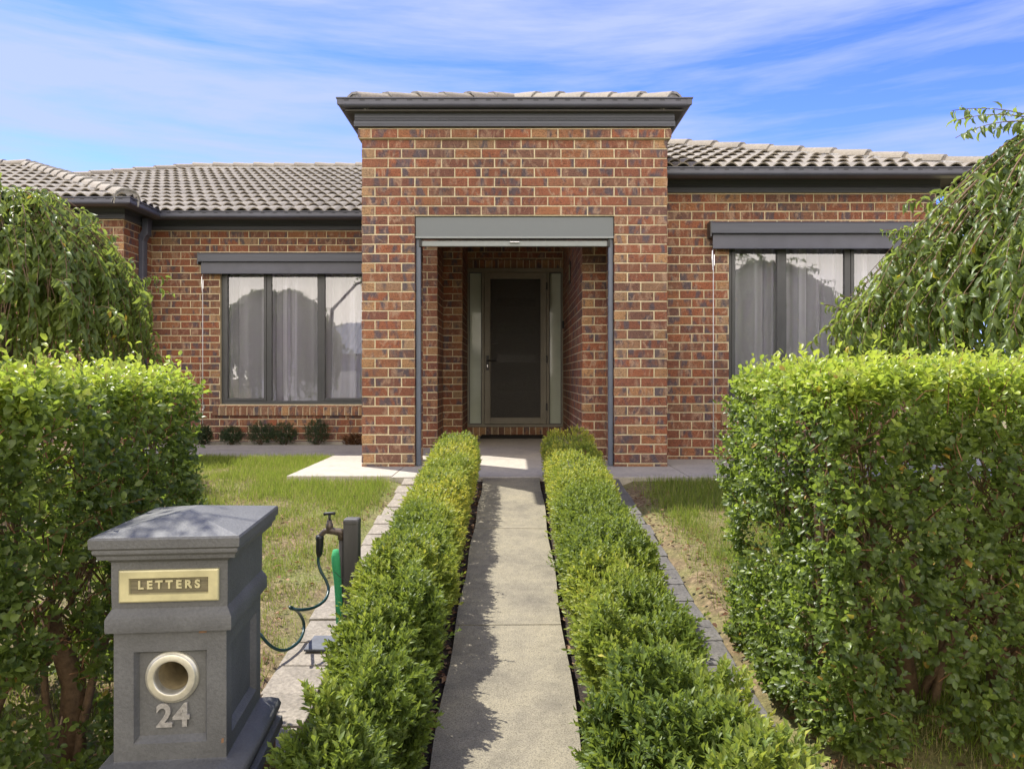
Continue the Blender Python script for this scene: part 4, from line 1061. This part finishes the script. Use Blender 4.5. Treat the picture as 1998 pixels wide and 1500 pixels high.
# ------------------------------------------------------------------ weeping trees
def weeping(cx, cy, r, ztop, drop, pw, label, seed, nb, base, Lf, tmpl=T_DROOP, sprays=()):
    zg = gz(cy); t = thing('weeping_tree', label, 'tree', (cx, cy, zg))
    rs_ = random.Random(seed)
    tr = MB(); hd = ztop-.32
    tr.tube([(cx, cy, zg-.1), (cx+.03, cy, zg+.6), (cx-.02, cy+.02, hd-.4), (cx, cy, hd)], [.085, .065, .06, .07], 10)
    obj('trunk', tr, M['bark'], t, smooth=True)
    br = MB(); LP, LD = [], []
    def add(pts, rad, skip=2, dens=.9):
        br.tube(pts, [max(.0022, rad*(1-.85*i/len(pts))) for i in range(len(pts))], 5, cap=False)
        for i in range(skip, len(pts)):
            d = (pts[i]-pts[i-1]).normalized()
            for w in range(3):
                if rs_.random() < dens: LP.append(tuple(pts[i]-d*rs_.random()*.03)); LD.append(tuple(d))
    for b in range(nb):
        an = rs_.uniform(0, 2*math.pi); sc = rs_.choice((rs_.uniform(.25, .8), rs_.uniform(.75, 1.0), rs_.uniform(.85, 1.02)))*(1+.16*noise.noise(Vector((math.cos(an)*2.2, math.sin(an)*2.2, seed))))
        tail = rs_.uniform(.15, 1.0); lift = rs_.uniform(-.12, .07); sw = rs_.uniform(-.5, .5)
        pts = [Vector((cx, cy, hd))]; ph = rs_.uniform(0, 6); k = 0
        rho = .0; zc = None
        zend = max(base, ztop-drop*1.0-tail*1.1+rs_.uniform(0, .8))
        q = 0
        while True:
            rho += .036 if rho < r*sc*.80 else (.020 if rho < r*sc*.93 else .006)
            if rho >= r*sc: rho = r*sc+.02*math.sin(k*.3+ph)
            f = min(1.2, rho/(r*sc))
            zdome = ztop-drop*(sc**.6)*f**pw-(1-sc)*.35+lift
            if zc is None: zc = hd
            tgt = zdome if rho < r*sc*.93 else zc-.038
            zc = min(tgt, zc+.05) if rho < r*.3 else max(tgt, zc-.042)
            a2 = an+sw*f*.3+.03*math.sin(k*.25+ph)
            pts.append(Vector((cx+math.cos(a2)*rho, cy+math.sin(a2)*rho, zc))); k += 1
            if zc < zend or k > 90: break
        add(pts, rs_.uniform(.003, .007), 2)
    for b in range(70):                  # wispy shoots standing out of the dome
        an = rs_.uniform(0, 2*math.pi); f = rs_.uniform(.05, .98); hz = ztop-drop*f**pw-.04
        d = Vector((math.cos(an)*.8, math.sin(an)*.8, rs_.uniform(.1, 1.2))).normalized(); pts = [Vector((cx+math.cos(an)*r*f*.97, cy+math.sin(an)*r*f*.97, hz))]
        for k in range(rs_.randint(5, 11)):
            d = (d+Vector((rs_.uniform(-.1, .1), rs_.uniform(-.1, .1), -.16))).normalized(); pts.append(pts[-1]+d*.035)
        add(pts, .003, 1, .9)
    for (an, el, ln) in sprays:
        d = Vector((math.cos(an)*math.cos(el), math.sin(an)*math.cos(el), math.sin(el))); pts = [Vector((cx, cy, ztop-.12))]
        while (pts[-1]-pts[0]).length < ln:
            d = (d+Vector((0, 0, -.045))).normalized(); pts.append(pts[-1]+d*.04)
        add(pts, .006, 6, .8)
    obj('branch', br, M['stem'], t, smooth=True)
    P = np.array(LP); D0 = unit(np.array(LD)); n = len(P)
    kp = (fnoise(P, 2.4, seed+1)+.5*fnoise(P, 6, seed+2)+RNG.normal(0, .12, n)) > -.33; P = P[kp]; D0 = D0[kp]; n = len(P)
    sidev = unit(np.cross(D0, RNG.normal(0, 1, (n, 3))))
    D = unit(D0*.40+sidev*.75+np.array([0, 0, -.65])+RNG.normal(0, .20, (n, 3)))
    outw = unit(np.stack([P[:, 0]-cx, P[:, 1]-cy, np.full(n, .65)], 1))
    Nv = outw+RNG.normal(0, .42, (n, 3))
    Ln = Lf*RNG.uniform(.45, 1.25, n)
    v = np.clip(.45+.35*fnoise(P, 3, seed)+RNG.normal(0, .16, n), 0, .95); v = np.where(RNG.random(n) < .006, 1, v)
    V, Fq, v = leaves(P, D, Nv, Ln, Ln*RNG.uniform(.38, .52, n), tmpl, v)
    obj_np('foliage', V, Fq, M['tree_leaf'], parent=t, v=v, smooth=True)
    print('weeping', n)
weeping(3.50, 4.6, 1.46, 2.37, 1.30, 1.7, 'weeping tree with glossy drooping leaves rising above the right hand hedge', 5, 520, .1, .072, sprays=((3.3, .50, .85), (2.9, .75, .75), (3.9, .8, .6), (2.2, .7, .6), (3.15, .62, .8)))
weeping(-4.02, 5.9, 1.08, 2.25, .95, 2.5, 'weeping tree with hanging leafy strands in front of the garage wing', 12, 400, .1, .077, sprays=((.2, .5, .5), (2.0, .5, .6)))

# ------------------------------------------------------------------ letterbox
RZ = R(5.5)
zb = gz(1.95)
lb = thing('letterbox', 'grey painted pillar letterbox with brass letter plate and the number 24', 'letterbox', (-.835, 1.948, 0), RZ)
W2, D2 = .133, .172            # half width and half depth of the body
def ring(mb, prof, mi=0):
    """square-section loft: prof of (expansion, z)"""
    for (a, za), (b, zb_) in zip(prof[:-1], prof[1:]):
        for s in range(4):
            def cn(ex, k): 
                sx, sy = ((-1, -1), (1, -1), (1, 1), (-1, 1))[k % 4]; return (sx*(W2+ex), sy*(D2+ex))
            p0, p1 = cn(a, s), cn(a, s+1); q0, q1 = cn(b, s), cn(b, s+1)
            mb.quad([(p0[0], p0[1], za), (p1[0], p1[1], za), (q1[0], q1[1], zb_), (q0[0], q0[1], zb_)], mi)
b = MB()
# lower body with recessed panels: corner stiles, rails and set-back panel
zl, zh = -.105, .208
pr = .016
def panel_face(mb, ax, half, dist, z0, z1, st=.045, rt=.05, rb=.045, tw=.0):
    """one face with a recessed bevelled panel; ax: 0 front,1 right,2 back,3 left"""
    rot = Matrix.Rotation(ax*math.pi/2, 4, 'Z')
    def P(u, d, z): return tuple(rot @ Vector((u, -d, z)))
    o = [(-half, z0), (half, z0), (half, z1), (-half, z1)]
    i1 = [(-half+st, z0+rb), (half-st, z0+rb), (half-st, z1-rt), (-half+st, z1-rt)]
    bv = .008
    i2 = [(-half+st+bv, z0+rb+bv*1.6), (half-st-bv, z0+rb+bv*1.6), (half-st-bv, z1-rt-bv), (-half+st+bv, z1-rt-bv)]
    for k in range(4):
        w = (k+1) % 4
        mb.quad([P(o[k][0], dist, o[k][1]), P(o[w][0], dist, o[w][1]), P(i1[w][0], dist, i1[w][1]), P(i1[k][0], dist, i1[k][1])])
        mb.quad([P(i1[k][0], dist, i1[k][1]), P(i1[w][0], dist, i1[w][1]), P(i2[w][0], dist-pr, i2[w][1]), P(i2[k][0], dist-pr, i2[k][1])])
    if ax == 0: return i2
    mb.quad([P(q[0], dist-pr, q[1]) for q in i2])
ex = -.004
i2 = panel_face(b, 0, W2+ex, D2+ex, zl, zh); panel_face(b, 1, D2+ex, W2+ex, zl, zh); panel_face(b, 2, W2+ex, D2+ex, zl, zh); panel_face(b, 3, D2+ex, W2+ex, zl, zh)
# front panel with the round newspaper hole
HC = (0.0, .092); HR = .039; yf = -(D2+ex-pr)
circ = [(HC[0]+HR*math.cos(2*math.pi*k/32), HC[1]+HR*math.sin(2*math.pi*k/32)) for k in range(32)]
xl_, xr_, zl_, zh_ = i2[0][0], i2[1][0], i2[0][1], i2[2][1]
sq = []
for k in range(32):
    c, s = math.cos(2*math.pi*k/32), math.sin(2*math.pi*k/32)
    tx = (xr_-HC[0])/c if c > 1e-6 else ((xl_-HC[0])/c if c < -1e-6 else 1e9)
    tz = (zh_-HC[1])/s if s > 1e-6 else ((zl_-HC[1])/s if s < -1e-6 else 1e9)
    t_ = min(tx, tz); sq.append((HC[0]+c*t_, HC[1]+s*t_))
for k in range(32):
    w = (k+1) % 32; b.quad([(circ[k][0], yf, circ[k][1]), (sq[k][0], yf, sq[k][1]), (sq[w][0], yf, sq[w][1]), (circ[w][0], yf, circ[w][1])])
for cxn, czn in ((xr_, zh_), (xl_, zh_), (xl_, zl_), (xr_, zl_)):
    best = sorted(range(32), key=lambda k: abs(sq[k][0]-cxn)+abs(sq[k][1]-czn))
    on_v = [q for q in sq if abs(q[0]-cxn) < 1e-6]; on_h = [q for q in sq if abs(q[1]-czn) < 1e-6]
    if on_v and on_h:
        p1 = min(on_v, key=lambda q: abs(q[1]-czn)); p2 = min(on_h, key=lambda q: abs(q[0]-cxn))
        b.quad([(p1[0], yf, p1[1]), (cxn, yf, czn), (p2[0], yf, p2[1])])
ring(b, [(-.004, .208), (.010, .208), (.011, .214), (.011, .240), (.006, .250), (-.001, .262), (0, .30), (0, .372), (.008, .380), (.022, .383), (.024, .392), (.030, .398), (.031, .404), (.030, .407), (.036, .412), (.037, .432), (.034, .437)])
body = obj('body', b, M['mailbox'], lb, local=True, auto=28)
c = MB(); ring(c, [(.034, .437)]+[(.034+(-(W2+.034))*k/6*1.0, .437+.052*k/6) for k in range(1, 7)])
# hipped lid: loft to a short ridge
c = MB(); a0 = W2+.034; a1 = D2+.034
rid = .038
pts = [(-a0, -a1, .437), (a0, -a1, .437), (a0, a1, .437), (-a0, a1, .437), (0, -rid, .470), (0, rid, .470)]
for q in ((0, 1, 4), (1, 2, 5, 4), (2, 3, 5), (3, 0, 4, 5)): c.quad([pts[k] for k in q])
obj('lid', c, M['mailbox'], lb, local=True)
c = MB(); ring(c, [(-.006, -.098), (.002, -.105), (.020, -.110), (.038, -.122), (.044, -.138), (.040, -.152), (.026, -.160), (.030, -.168), (.046, -.176), (.048, -.200), (.03, -.202)])
obj('plinth', c, M['mailbox'], lb, local=True, auto=50)
c = MB(); ring(c, [(.0, -.19), (.026, -.201), (.030, -.21), (.034, zb-.05)]); obj('base_block', c, M['sandbase'], lb, local=True)
for (x_, z_, w_, h_) in ((.075, .2035, .010, .005), (.120, -.06, .003, .006)):
    c = MB(); c.quad([(x_-w_, -(D2-.004)-.0008, z_-h_), (x_+w_*.8, -(D2-.004)-.0008, z_-h_*.8), (x_+w_, -(D2-.004)-.0008, z_+h_), (x_-w_*.7, -(D2-.004)-.0008, z_+h_*.9)])
    obj('paint_chip', c, M['sandbase'], body, local=True)
# brass letter plate
c = MB(); pz = .316; pw_, ph_ = .1145, .0385; iw, ih = .0885, .0175; yp = -D2
def fr(mb, w0, h0, y0, w1, h1, y1, cz):
    A = [(-w0, y0, cz-h0), (w0, y0, cz-h0), (w0, y0, cz+h0), (-w0, y0, cz+h0)]; B = [(-w1, y1, cz-h1), (w1, y1, cz-h1), (w1, y1, cz+h1), (-w1, y1, cz+h1)]
    for k in range(4):
        w = (k+1) % 4; mb.quad([A[k], A[w], B[w], B[k]])
fr(c, pw_, ph_, yp+.001, pw_-.001, ph_-.001, yp-.006, pz); fr(c, pw_-.001, ph_-.001, yp-.006, pw_-.004, ph_-.004, yp-.008, pz)
fr(c, pw_-.004, ph_-.004, yp-.008, iw+.002, ih+.002, yp-.008, pz); fr(c, iw+.002, ih+.002, yp-.008, iw, ih, yp-.002, pz)
plate = obj('letter_plate', c, M['brass'], lb, local=True)
c = MB()
nr = 16
for k in range(nr):
    za_ = pz-ih+2*ih*k/nr; zb2 = za_+2*ih/nr
    c.quad([(-iw, yp-.0015, za_), (iw, yp-.0015, za_), (iw, yp-.0035, (za_+zb2)/2), (-iw, yp-.0035, (za_+zb2)/2)]); c.quad([(-iw, yp-.0035, (za_+zb2)/2), (iw, yp-.0035, (za_+zb2)/2), (iw, yp-.0015, zb2), (-iw, yp-.0015, zb2)])
obj('letter_flap', c, M['brass_dark'], plate, local=True)
def text_mesh(s_, size, ext, offset=0.0, spacing=1.0):
    cu = bpy.data.curves.new('t', 'FONT'); cu.body = s_; cu.size = size; cu.extrude = ext; cu.offset = offset; cu.space_character = spacing
    cu.align_x = 'CENTER'; cu.align_y = 'CENTER'; cu.bevel_depth = ext*.15
    o = bpy.data.objects.new('t', cu); COL.objects.link(o)
    bpy.context.view_layer.update()
    me = bpy.data.meshes.new_from_object(o.evaluated_get(bpy.context.evaluated_depsgraph_get()))
    COL.objects.unlink(o); bpy.data.objects.remove(o)
    return me
def text_obj(name, s_, size, ext, x, y, z, mat, parent, **kw):
    me = text_mesh(s_, size, ext, **kw); me.transform(Matrix.Translation((x, y, z)) @ Matrix.Rotation(math.pi/2, 4, 'X'))
    me.materials.clear(); me.materials.append(mat)
    o = bpy.data.objects.new(name, me); COL.objects.link(o); o.parent = parent; return o
text_obj('lettering', 'LETTERS', .0262, .0016, 0, yp-.0045, pz+.002, M['brass'], plate, offset=.0009, spacing=1.55)
rm_ = Matrix.Translation((HC[0], yf, HC[1])) @ Matrix.Rotation(math.pi/2, 4, 'X')
c = MB(); c.lathe([(.0625, -.001), (.0625, .004), (.060, .008), (.0575, .0085), (.056, .012), (.0535, .0135), (.045, .0125), (.0415, .0135), (.0395, .012), (.0378, .006), (.0375, -.012)], 56, mat=rm_)
rg = obj('newspaper_ring', c, M['nickel'], lb, local=True, smooth=True)
c = MB(); c.lathe([(.0385, 0), (.0385, -.20), (.036, -.24), (.001, -.245)], 40, mat=rm_); obj('newspaper_tube', c, M['tube_in'], lb, local=True, smooth=True)
text_obj('house_number', '24', .076, .004, 0.002, yf-.003, -.002, M['numeral'], lb, offset=.0016, spacing=1.04)

# ------------------------------------------------------------------ tap, post, foam, hose
YT = 3.22
sx = 1/(F/YT)
def tp(x_, y_, d=YT): return px(x_, y_, d)
zgp = gz(YT)
p0 = tp(688, 1010)
b = MB(); b.cbox(p0[0]-.034, p0[0]+.030, YT-.03, YT+.03, zgp-.1, p0[2]-.02, .004)
b.cbox(p0[0]-.036, p0[0]+.032, YT-.032, YT+.032, p0[2]-.03, p0[2], .010)
tag(obj('garden_post', b, M['post'], loc=(p0[0], YT, zgp)), 'short grey square post beside the left box hedge, supporting the garden tap', 'post')
tapt = thing('garden_tap', 'old brass garden tap with a cross handle on a standpipe strapped to the grey post', 'tap', (tp(667, 1100)[0], YT, zgp))
c = MB(); c.tube([tp(668, 1200), tp(666, 1130), tp(666, 1052)], .0105, 10); obj('standpipe', c, M['post'], tapt, smooth=True)
c = MB(); c.tube([tp(672, 1040), tp(664, 1038), tp(652, 1036), tp(643, 1034), tp(634, 1036), tp(627, 1043), tp(625, 1052)], [.017, .018, .015, .017, .012, .0115, .013], 12)
c.tube([tp(666, 1052), tp(667, 1037)], .016, 12); c.tube([tp(643, 1036), tp(643, 1022), tp(643, 1020), tp(643, 1014)], [.017, .015, .011, .010], 12); obj('tap_body', c, M['tap'], tapt, smooth=True)
c = MB(); c.tube([tp(643, 1018), tp(643, 1003)], .0055, 8); a_, b_ = tp(632, 1003), tp(654, 1002); c.tube([a_, tp(636, 1002), tp(643, 1001.5), tp(650, 1001), b_], [.0075, .0065, .007, .0065, .0075], 8); obj('tap_handle', c, M['black'], tapt, smooth=True)
hs_ = thing('garden_hose', 'dark green garden hose hanging in loops from the tap', 'hose', (tp(620, 1100)[0], YT, zgp))
c = MB(); c.tube([tp(624, 1044), tp(624, 1050), tp(624, 1056), tp(624, 1062), tp(623, 1072), tp(623, 1080), tp(622, 1086)], [.016, .0175, .0155, .0165, .0150, .0135, .008], 14); obj('hose_connector', c, M['black'], hs_, smooth=True)
hp = [(622, 1082, 3.22), (621, 1096, 3.22), (626, 1114, 3.21), (636, 1132, 3.2), (641, 1150, 3.18), (634, 1170, 3.12), (614, 1184, 3.02), (590, 1189, 2.95), (570, 1187, 2.93), (566, 1184, 2.92), (572, 1186, 2.95), (583, 1195, 3.05), (592, 1212, 3.10), (592, 1232, 3.08), (582, 1252, 3.0), (560, 1267, 2.92), (540, 1266, 2.88), (522, 1254, 2.86), (505, 1235, 2.86), (480, 1225, 2.9)]
cp = [Vector(px(a, b2, c2)) for a, b2, c2 in hp]; sm = []
for i in range(len(cp)-1):
    q0, q1, q2, q3 = cp[max(i-1, 0)], cp[i], cp[i+1], cp[min(i+2, len(cp)-1)]
    for k in range(6):
        t_ = k/6; sm.append(.5*((2*q1)+(-q0+q2)*t_+(2*q0-5*q1+4*q2-q3)*t_**2+(-q0+3*q1-3*q2+q3)*t_**3))
for q in sm: q.z = max(q.z, gz(q.y)+.012)
c = MB(); c.tube(sm, .0062, 10); obj('hose_pipe', c, M['hose'], hs_, smooth=True)
c = MB(); c.tube([tp(655, 1072), tp(656, 1085), tp(657, 1100), tp(660, 1130), tp(662, 1165), tp(664, 1215)], [.012, .021, .021, .019, .018, .018], 14)
tag(obj('foam_lagging', c, M['foam'], loc=tp(664, 1215), smooth=True), 'bright green foam pipe lagging slipped down beside the grey post', 'pipe lagging')
c = MB(); yw = YT-.045
c.tube([tp(653, 1115, yw), tp(662, 1124, yw), tp(676, 1131, yw), tp(690, 1134, yw), tp(700, 1132, YT-.034), tp(702, 1131, YT+.03)], .0014, 5)
tag(obj('tie_wire', c, M['black'], loc=tp(670, 1125)), 'thin dark wire tied round the grey post and the green lagging', 'wire')
c = MB(); q = px(600, 1245, 3.0); c.cbox(q[0]-.005, q[0]+.10, 2.96, 3.12, gz(3)+.036, gz(3)+.046, .003)
tag(obj('stone_offcut', c, M['slate'], loc=q), 'blue grey stone offcut lying on the pavers by the tap', 'stone')

# ------------------------------------------------------------------ across the street (seen in the window glass)
oh = thing('neighbour_house', 'pale rendered house with a ribbed metal roof across the street, reflected in the left window', 'house', (-9, -24, -.6))
b = MB(); b.box(-15, -2, -33, -24, -.7, 2.1); obj('wall', b, M['render_wall'], oh)
b = MB(); x0, x1, y0, y1, ze, zr = -15.5, -1.5, -33.5, -23.5, 2.1, 4.2
A = [(x0, y1, ze), (x1, y1, ze), (x1, y0, ze), (x0, y0, ze), (x0+5, -28.5, zr), (x1-5, -28.5, zr)]
for q in ((0, 1, 5, 4), (1, 2, 5), (2, 3, 4, 5), (3, 0, 4)): b.quad([A[k] for k in q])
rf = obj('roof', b, M['metal_roof'], oh)
b = MB()
for k in range(44):
    x_ = x0+.3+k*.31; 
    if x_ > x1-.2: break
    tt = min((x_-x0)/5, (x1-x_)/5, 1); b.box(x_-.02, x_+.02, y1-.0-5*tt*0-.02, y1, ze, ze+.03)
    b.quad([(x_-.03, y1, ze+.05), (x_+.03, y1, ze+.05), (x_+.03, y1-5*tt, ze+2.1*tt+.05), (x_-.03, y1-5*tt, ze+2.1*tt+.05)])
obj('roof_ribs', b, M['render_wall'], rf)
b = MB(); b.box(-13.5, -9, -23.99, -23.9, -.6, 1.6); obj('garage_door', b, M['ceiling'], oh)
b = MB(); b.box(-7, -5, -23.99, -23.95, .2, 1.6); obj('window', b, M['frame'], oh)
def street_tree(cx, cy, h, r, label, n):
    t = thing('street_tree', label, 'tree', (cx, cy, -.6), group=None)
    tr = MB(); roots = [((cx, cy, -.6), (0, 0, 1), h*.45)]
    ends = branch_system(tr, roots, 0, .8, 2, .11)
    obj('trunk', tr, M['bark'], t, smooth=True)
    nc = 26; C = np.array([(cx+random.gauss(0, r*.45), cy+random.gauss(0, r*.45), h*.62+random.gauss(0, h*.16)) for _ in range(nc)])
    P = C[RNG.integers(0, nc, n)]+unit(RNG.normal(0, 1, (n, 3)))*(RNG.random((n, 1))**.4)*r*.42
    Ln = RNG.uniform(.10, .2, n)
    V, Fq, v = leaves(P, RNG.normal(0, 1, (n, 3)), RNG.normal(0, 1, (n, 3)), Ln, Ln*.6, T_SMALL, RNG.random(n))
    obj_np('crown', V, Fq, M['tree_leaf'], parent=t, v=v)
street_tree(-3.6, -17, 6.4, 2.4, 'broad leafy street tree in front of the pale neighbour house', 5000)
street_tree(5.0, -20, 5.8, 2.2, 'leafy street tree across the road, standing alone on the right', 4000)
street_tree(0.3, -18, 5.2, 1.9, 'leafy street tree across the road, opposite the front door', 3500)

t = thing('overhanging_tree', 'young tree by the left hedge whose leafy bough dapples the letterbox lid', 'tree', (-3.9, 3.1, gz(3.1)))
c = MB(); c.tube([(-3.9, 3.1, -.4), (-3.85, 3.08, 1.0), (-3.8, 3.05, 2.2), (-3.3, 3.0, 2.75), (-2.7, 2.95, 2.95), (-2.1, 2.88, 2.98)], [.06, .05, .04, .028, .018, .006], 8)
for k in range(26):
    x_ = random.uniform(-3.3, -2.05); c.tube([(x_, 2.93, 2.95), (x_+random.uniform(-.1, .35), 2.93+random.uniform(-.35, .3), 2.9+random.uniform(-.12, .3))], [.006, .002], 4)
obj('trunk', c, M['bark'], t, smooth=True)
n = 560; cc = np.array([(random.uniform(-3.3, -2.12), 2.9+random.gauss(0, .15), 2.98+random.gauss(0, .08)) for _ in range(40)])
P = cc[RNG.integers(0, 40, n)]+RNG.normal(0, .07, (n, 3)); P[:, 2] = np.maximum(P[:, 2], 2.72)
Ln = RNG.uniform(.04, .07, n); V, Fq, v = leaves(P, RNG.normal(0, 1, (n, 3))-np.array([0, 0, .8]), RNG.normal(0, .6, (n, 3))+np.array([0, 0, 1]), Ln, Ln*.45, T_DROOP, RNG.random(n)*.9)
obj_np('crown', V, Fq, M['tree_leaf'], parent=t, v=v)

# ------------------------------------------------------------------ sky and sun
W = bpy.data.worlds.new('World'); S.world = W; W.use_nodes = True
nt = W.node_tree; nt.nodes.clear()
SUNAZ = math.atan2(-.785, .62)            # clockwise from +Y
EL = R(56.5)
sd_ = Vector((-.785*math.cos(EL), .62*math.cos(EL), math.sin(EL))).normalized()
out = N(nt, 'ShaderNodeOutputWorld'); bg = N(nt, 'ShaderNodeBackground')
sky = N(nt, 'ShaderNodeTexSky', sky_type='NISHITA'); sky.sun_disc = False; sky.sun_elevation = EL; sky.sun_rotation = SUNAZ
sky.air_density = 1.0; sky.dust_density = .6; sky.ozone_density = 2.5; sky.altitude = 100
tc = N(nt, 'ShaderNodeTexCoord'); mp = N(nt, 'ShaderNodeMapping'); mp.inputs['Rotation'].default_value = (0, R(14), 0); mp.inputs['Scale'].default_value = (1.5, 1.5, 13)
L(nt, tc.outputs['Generated'], mp.inputs[0])
n1 = noisetex(nt, 1.15, 7, .58, mp.outputs[0]); n1.inputs['Distortion'].default_value = .5
n2 = noisetex(nt, 3.0, 6, .6, mp.outputs[0])
ad = N(nt, 'ShaderNodeMath', operation='MULTIPLY_ADD'); L(nt, n2.outputs[0], ad.inputs[0]); ad.inputs[1].default_value = .35; L(nt, n1.outputs[0], ad.inputs[2])
cl = ramp(nt, ad.outputs[0], [(.53, 0.0), (.80, .82)])
skc = mixc(nt, 1.0, sky.outputs[0], (.32, .41, .82), 'MULTIPLY')
sp0 = N(nt, 'ShaderNodeSeparateXYZ'); L(nt, tc.outputs['Generated'], sp0.inputs[0])
gr = ramp(nt, sp0.outputs[2], [(.0, (1.12, .98, .95)), (.22, (1, .97, 1)), (.48, (.62, .70, .86))])
skc = mixc(nt, 1.0, skc, gr.outputs[0], 'MULTIPLY')
col = mixc(nt, cl.outputs[0], skc, (1.45, 1.68, 2.4))
# added warm glow over the street-side half of the sky, fills the shaded facade
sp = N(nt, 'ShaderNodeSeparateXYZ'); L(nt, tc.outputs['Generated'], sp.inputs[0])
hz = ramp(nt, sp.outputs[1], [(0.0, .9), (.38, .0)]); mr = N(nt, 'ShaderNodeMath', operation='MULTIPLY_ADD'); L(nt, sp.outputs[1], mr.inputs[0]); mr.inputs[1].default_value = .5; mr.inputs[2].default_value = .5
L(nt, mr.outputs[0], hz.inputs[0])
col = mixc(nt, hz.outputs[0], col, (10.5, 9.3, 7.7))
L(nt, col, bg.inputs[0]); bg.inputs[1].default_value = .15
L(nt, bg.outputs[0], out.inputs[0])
su = bpy.data.lights.new('sun', 'SUN'); su.energy = 2.7; su.angle = R(.5); su.color = (1, .95, .87)
so = bpy.data.objects.new('sun', su); COL.objects.link(so); so.rotation_euler = sd_.to_track_quat('Z', 'Y').to_euler(); so.location = (-8, 6, 12)

# ------------------------------------------------------------------ camera
cam = bpy.data.cameras.new('camera'); co = bpy.data.objects.new('camera', cam); COL.objects.link(co)
co.location = (0, 0, EYE); co.rotation_euler = (R(90), 0, 0)
cam.sensor_fit = 'HORIZONTAL'; cam.sensor_width = 36; cam.lens = 36*F/1998
cam.shift_x = -5/1998; cam.shift_y = -15/1998
cam.clip_start = .05; cam.clip_end = 1500
S.camera = co
S.render.resolution_x = 1024; S.render.resolution_y = 768
S.view_settings.view_transform = 'Standard'; S.view_settings.look = 'None'; S.view_settings.gamma = 1; S.view_settings.exposure = 1.46
print('faces', sum(len(o.data.polygons) for o in bpy.data.objects if o.type == 'MESH'))
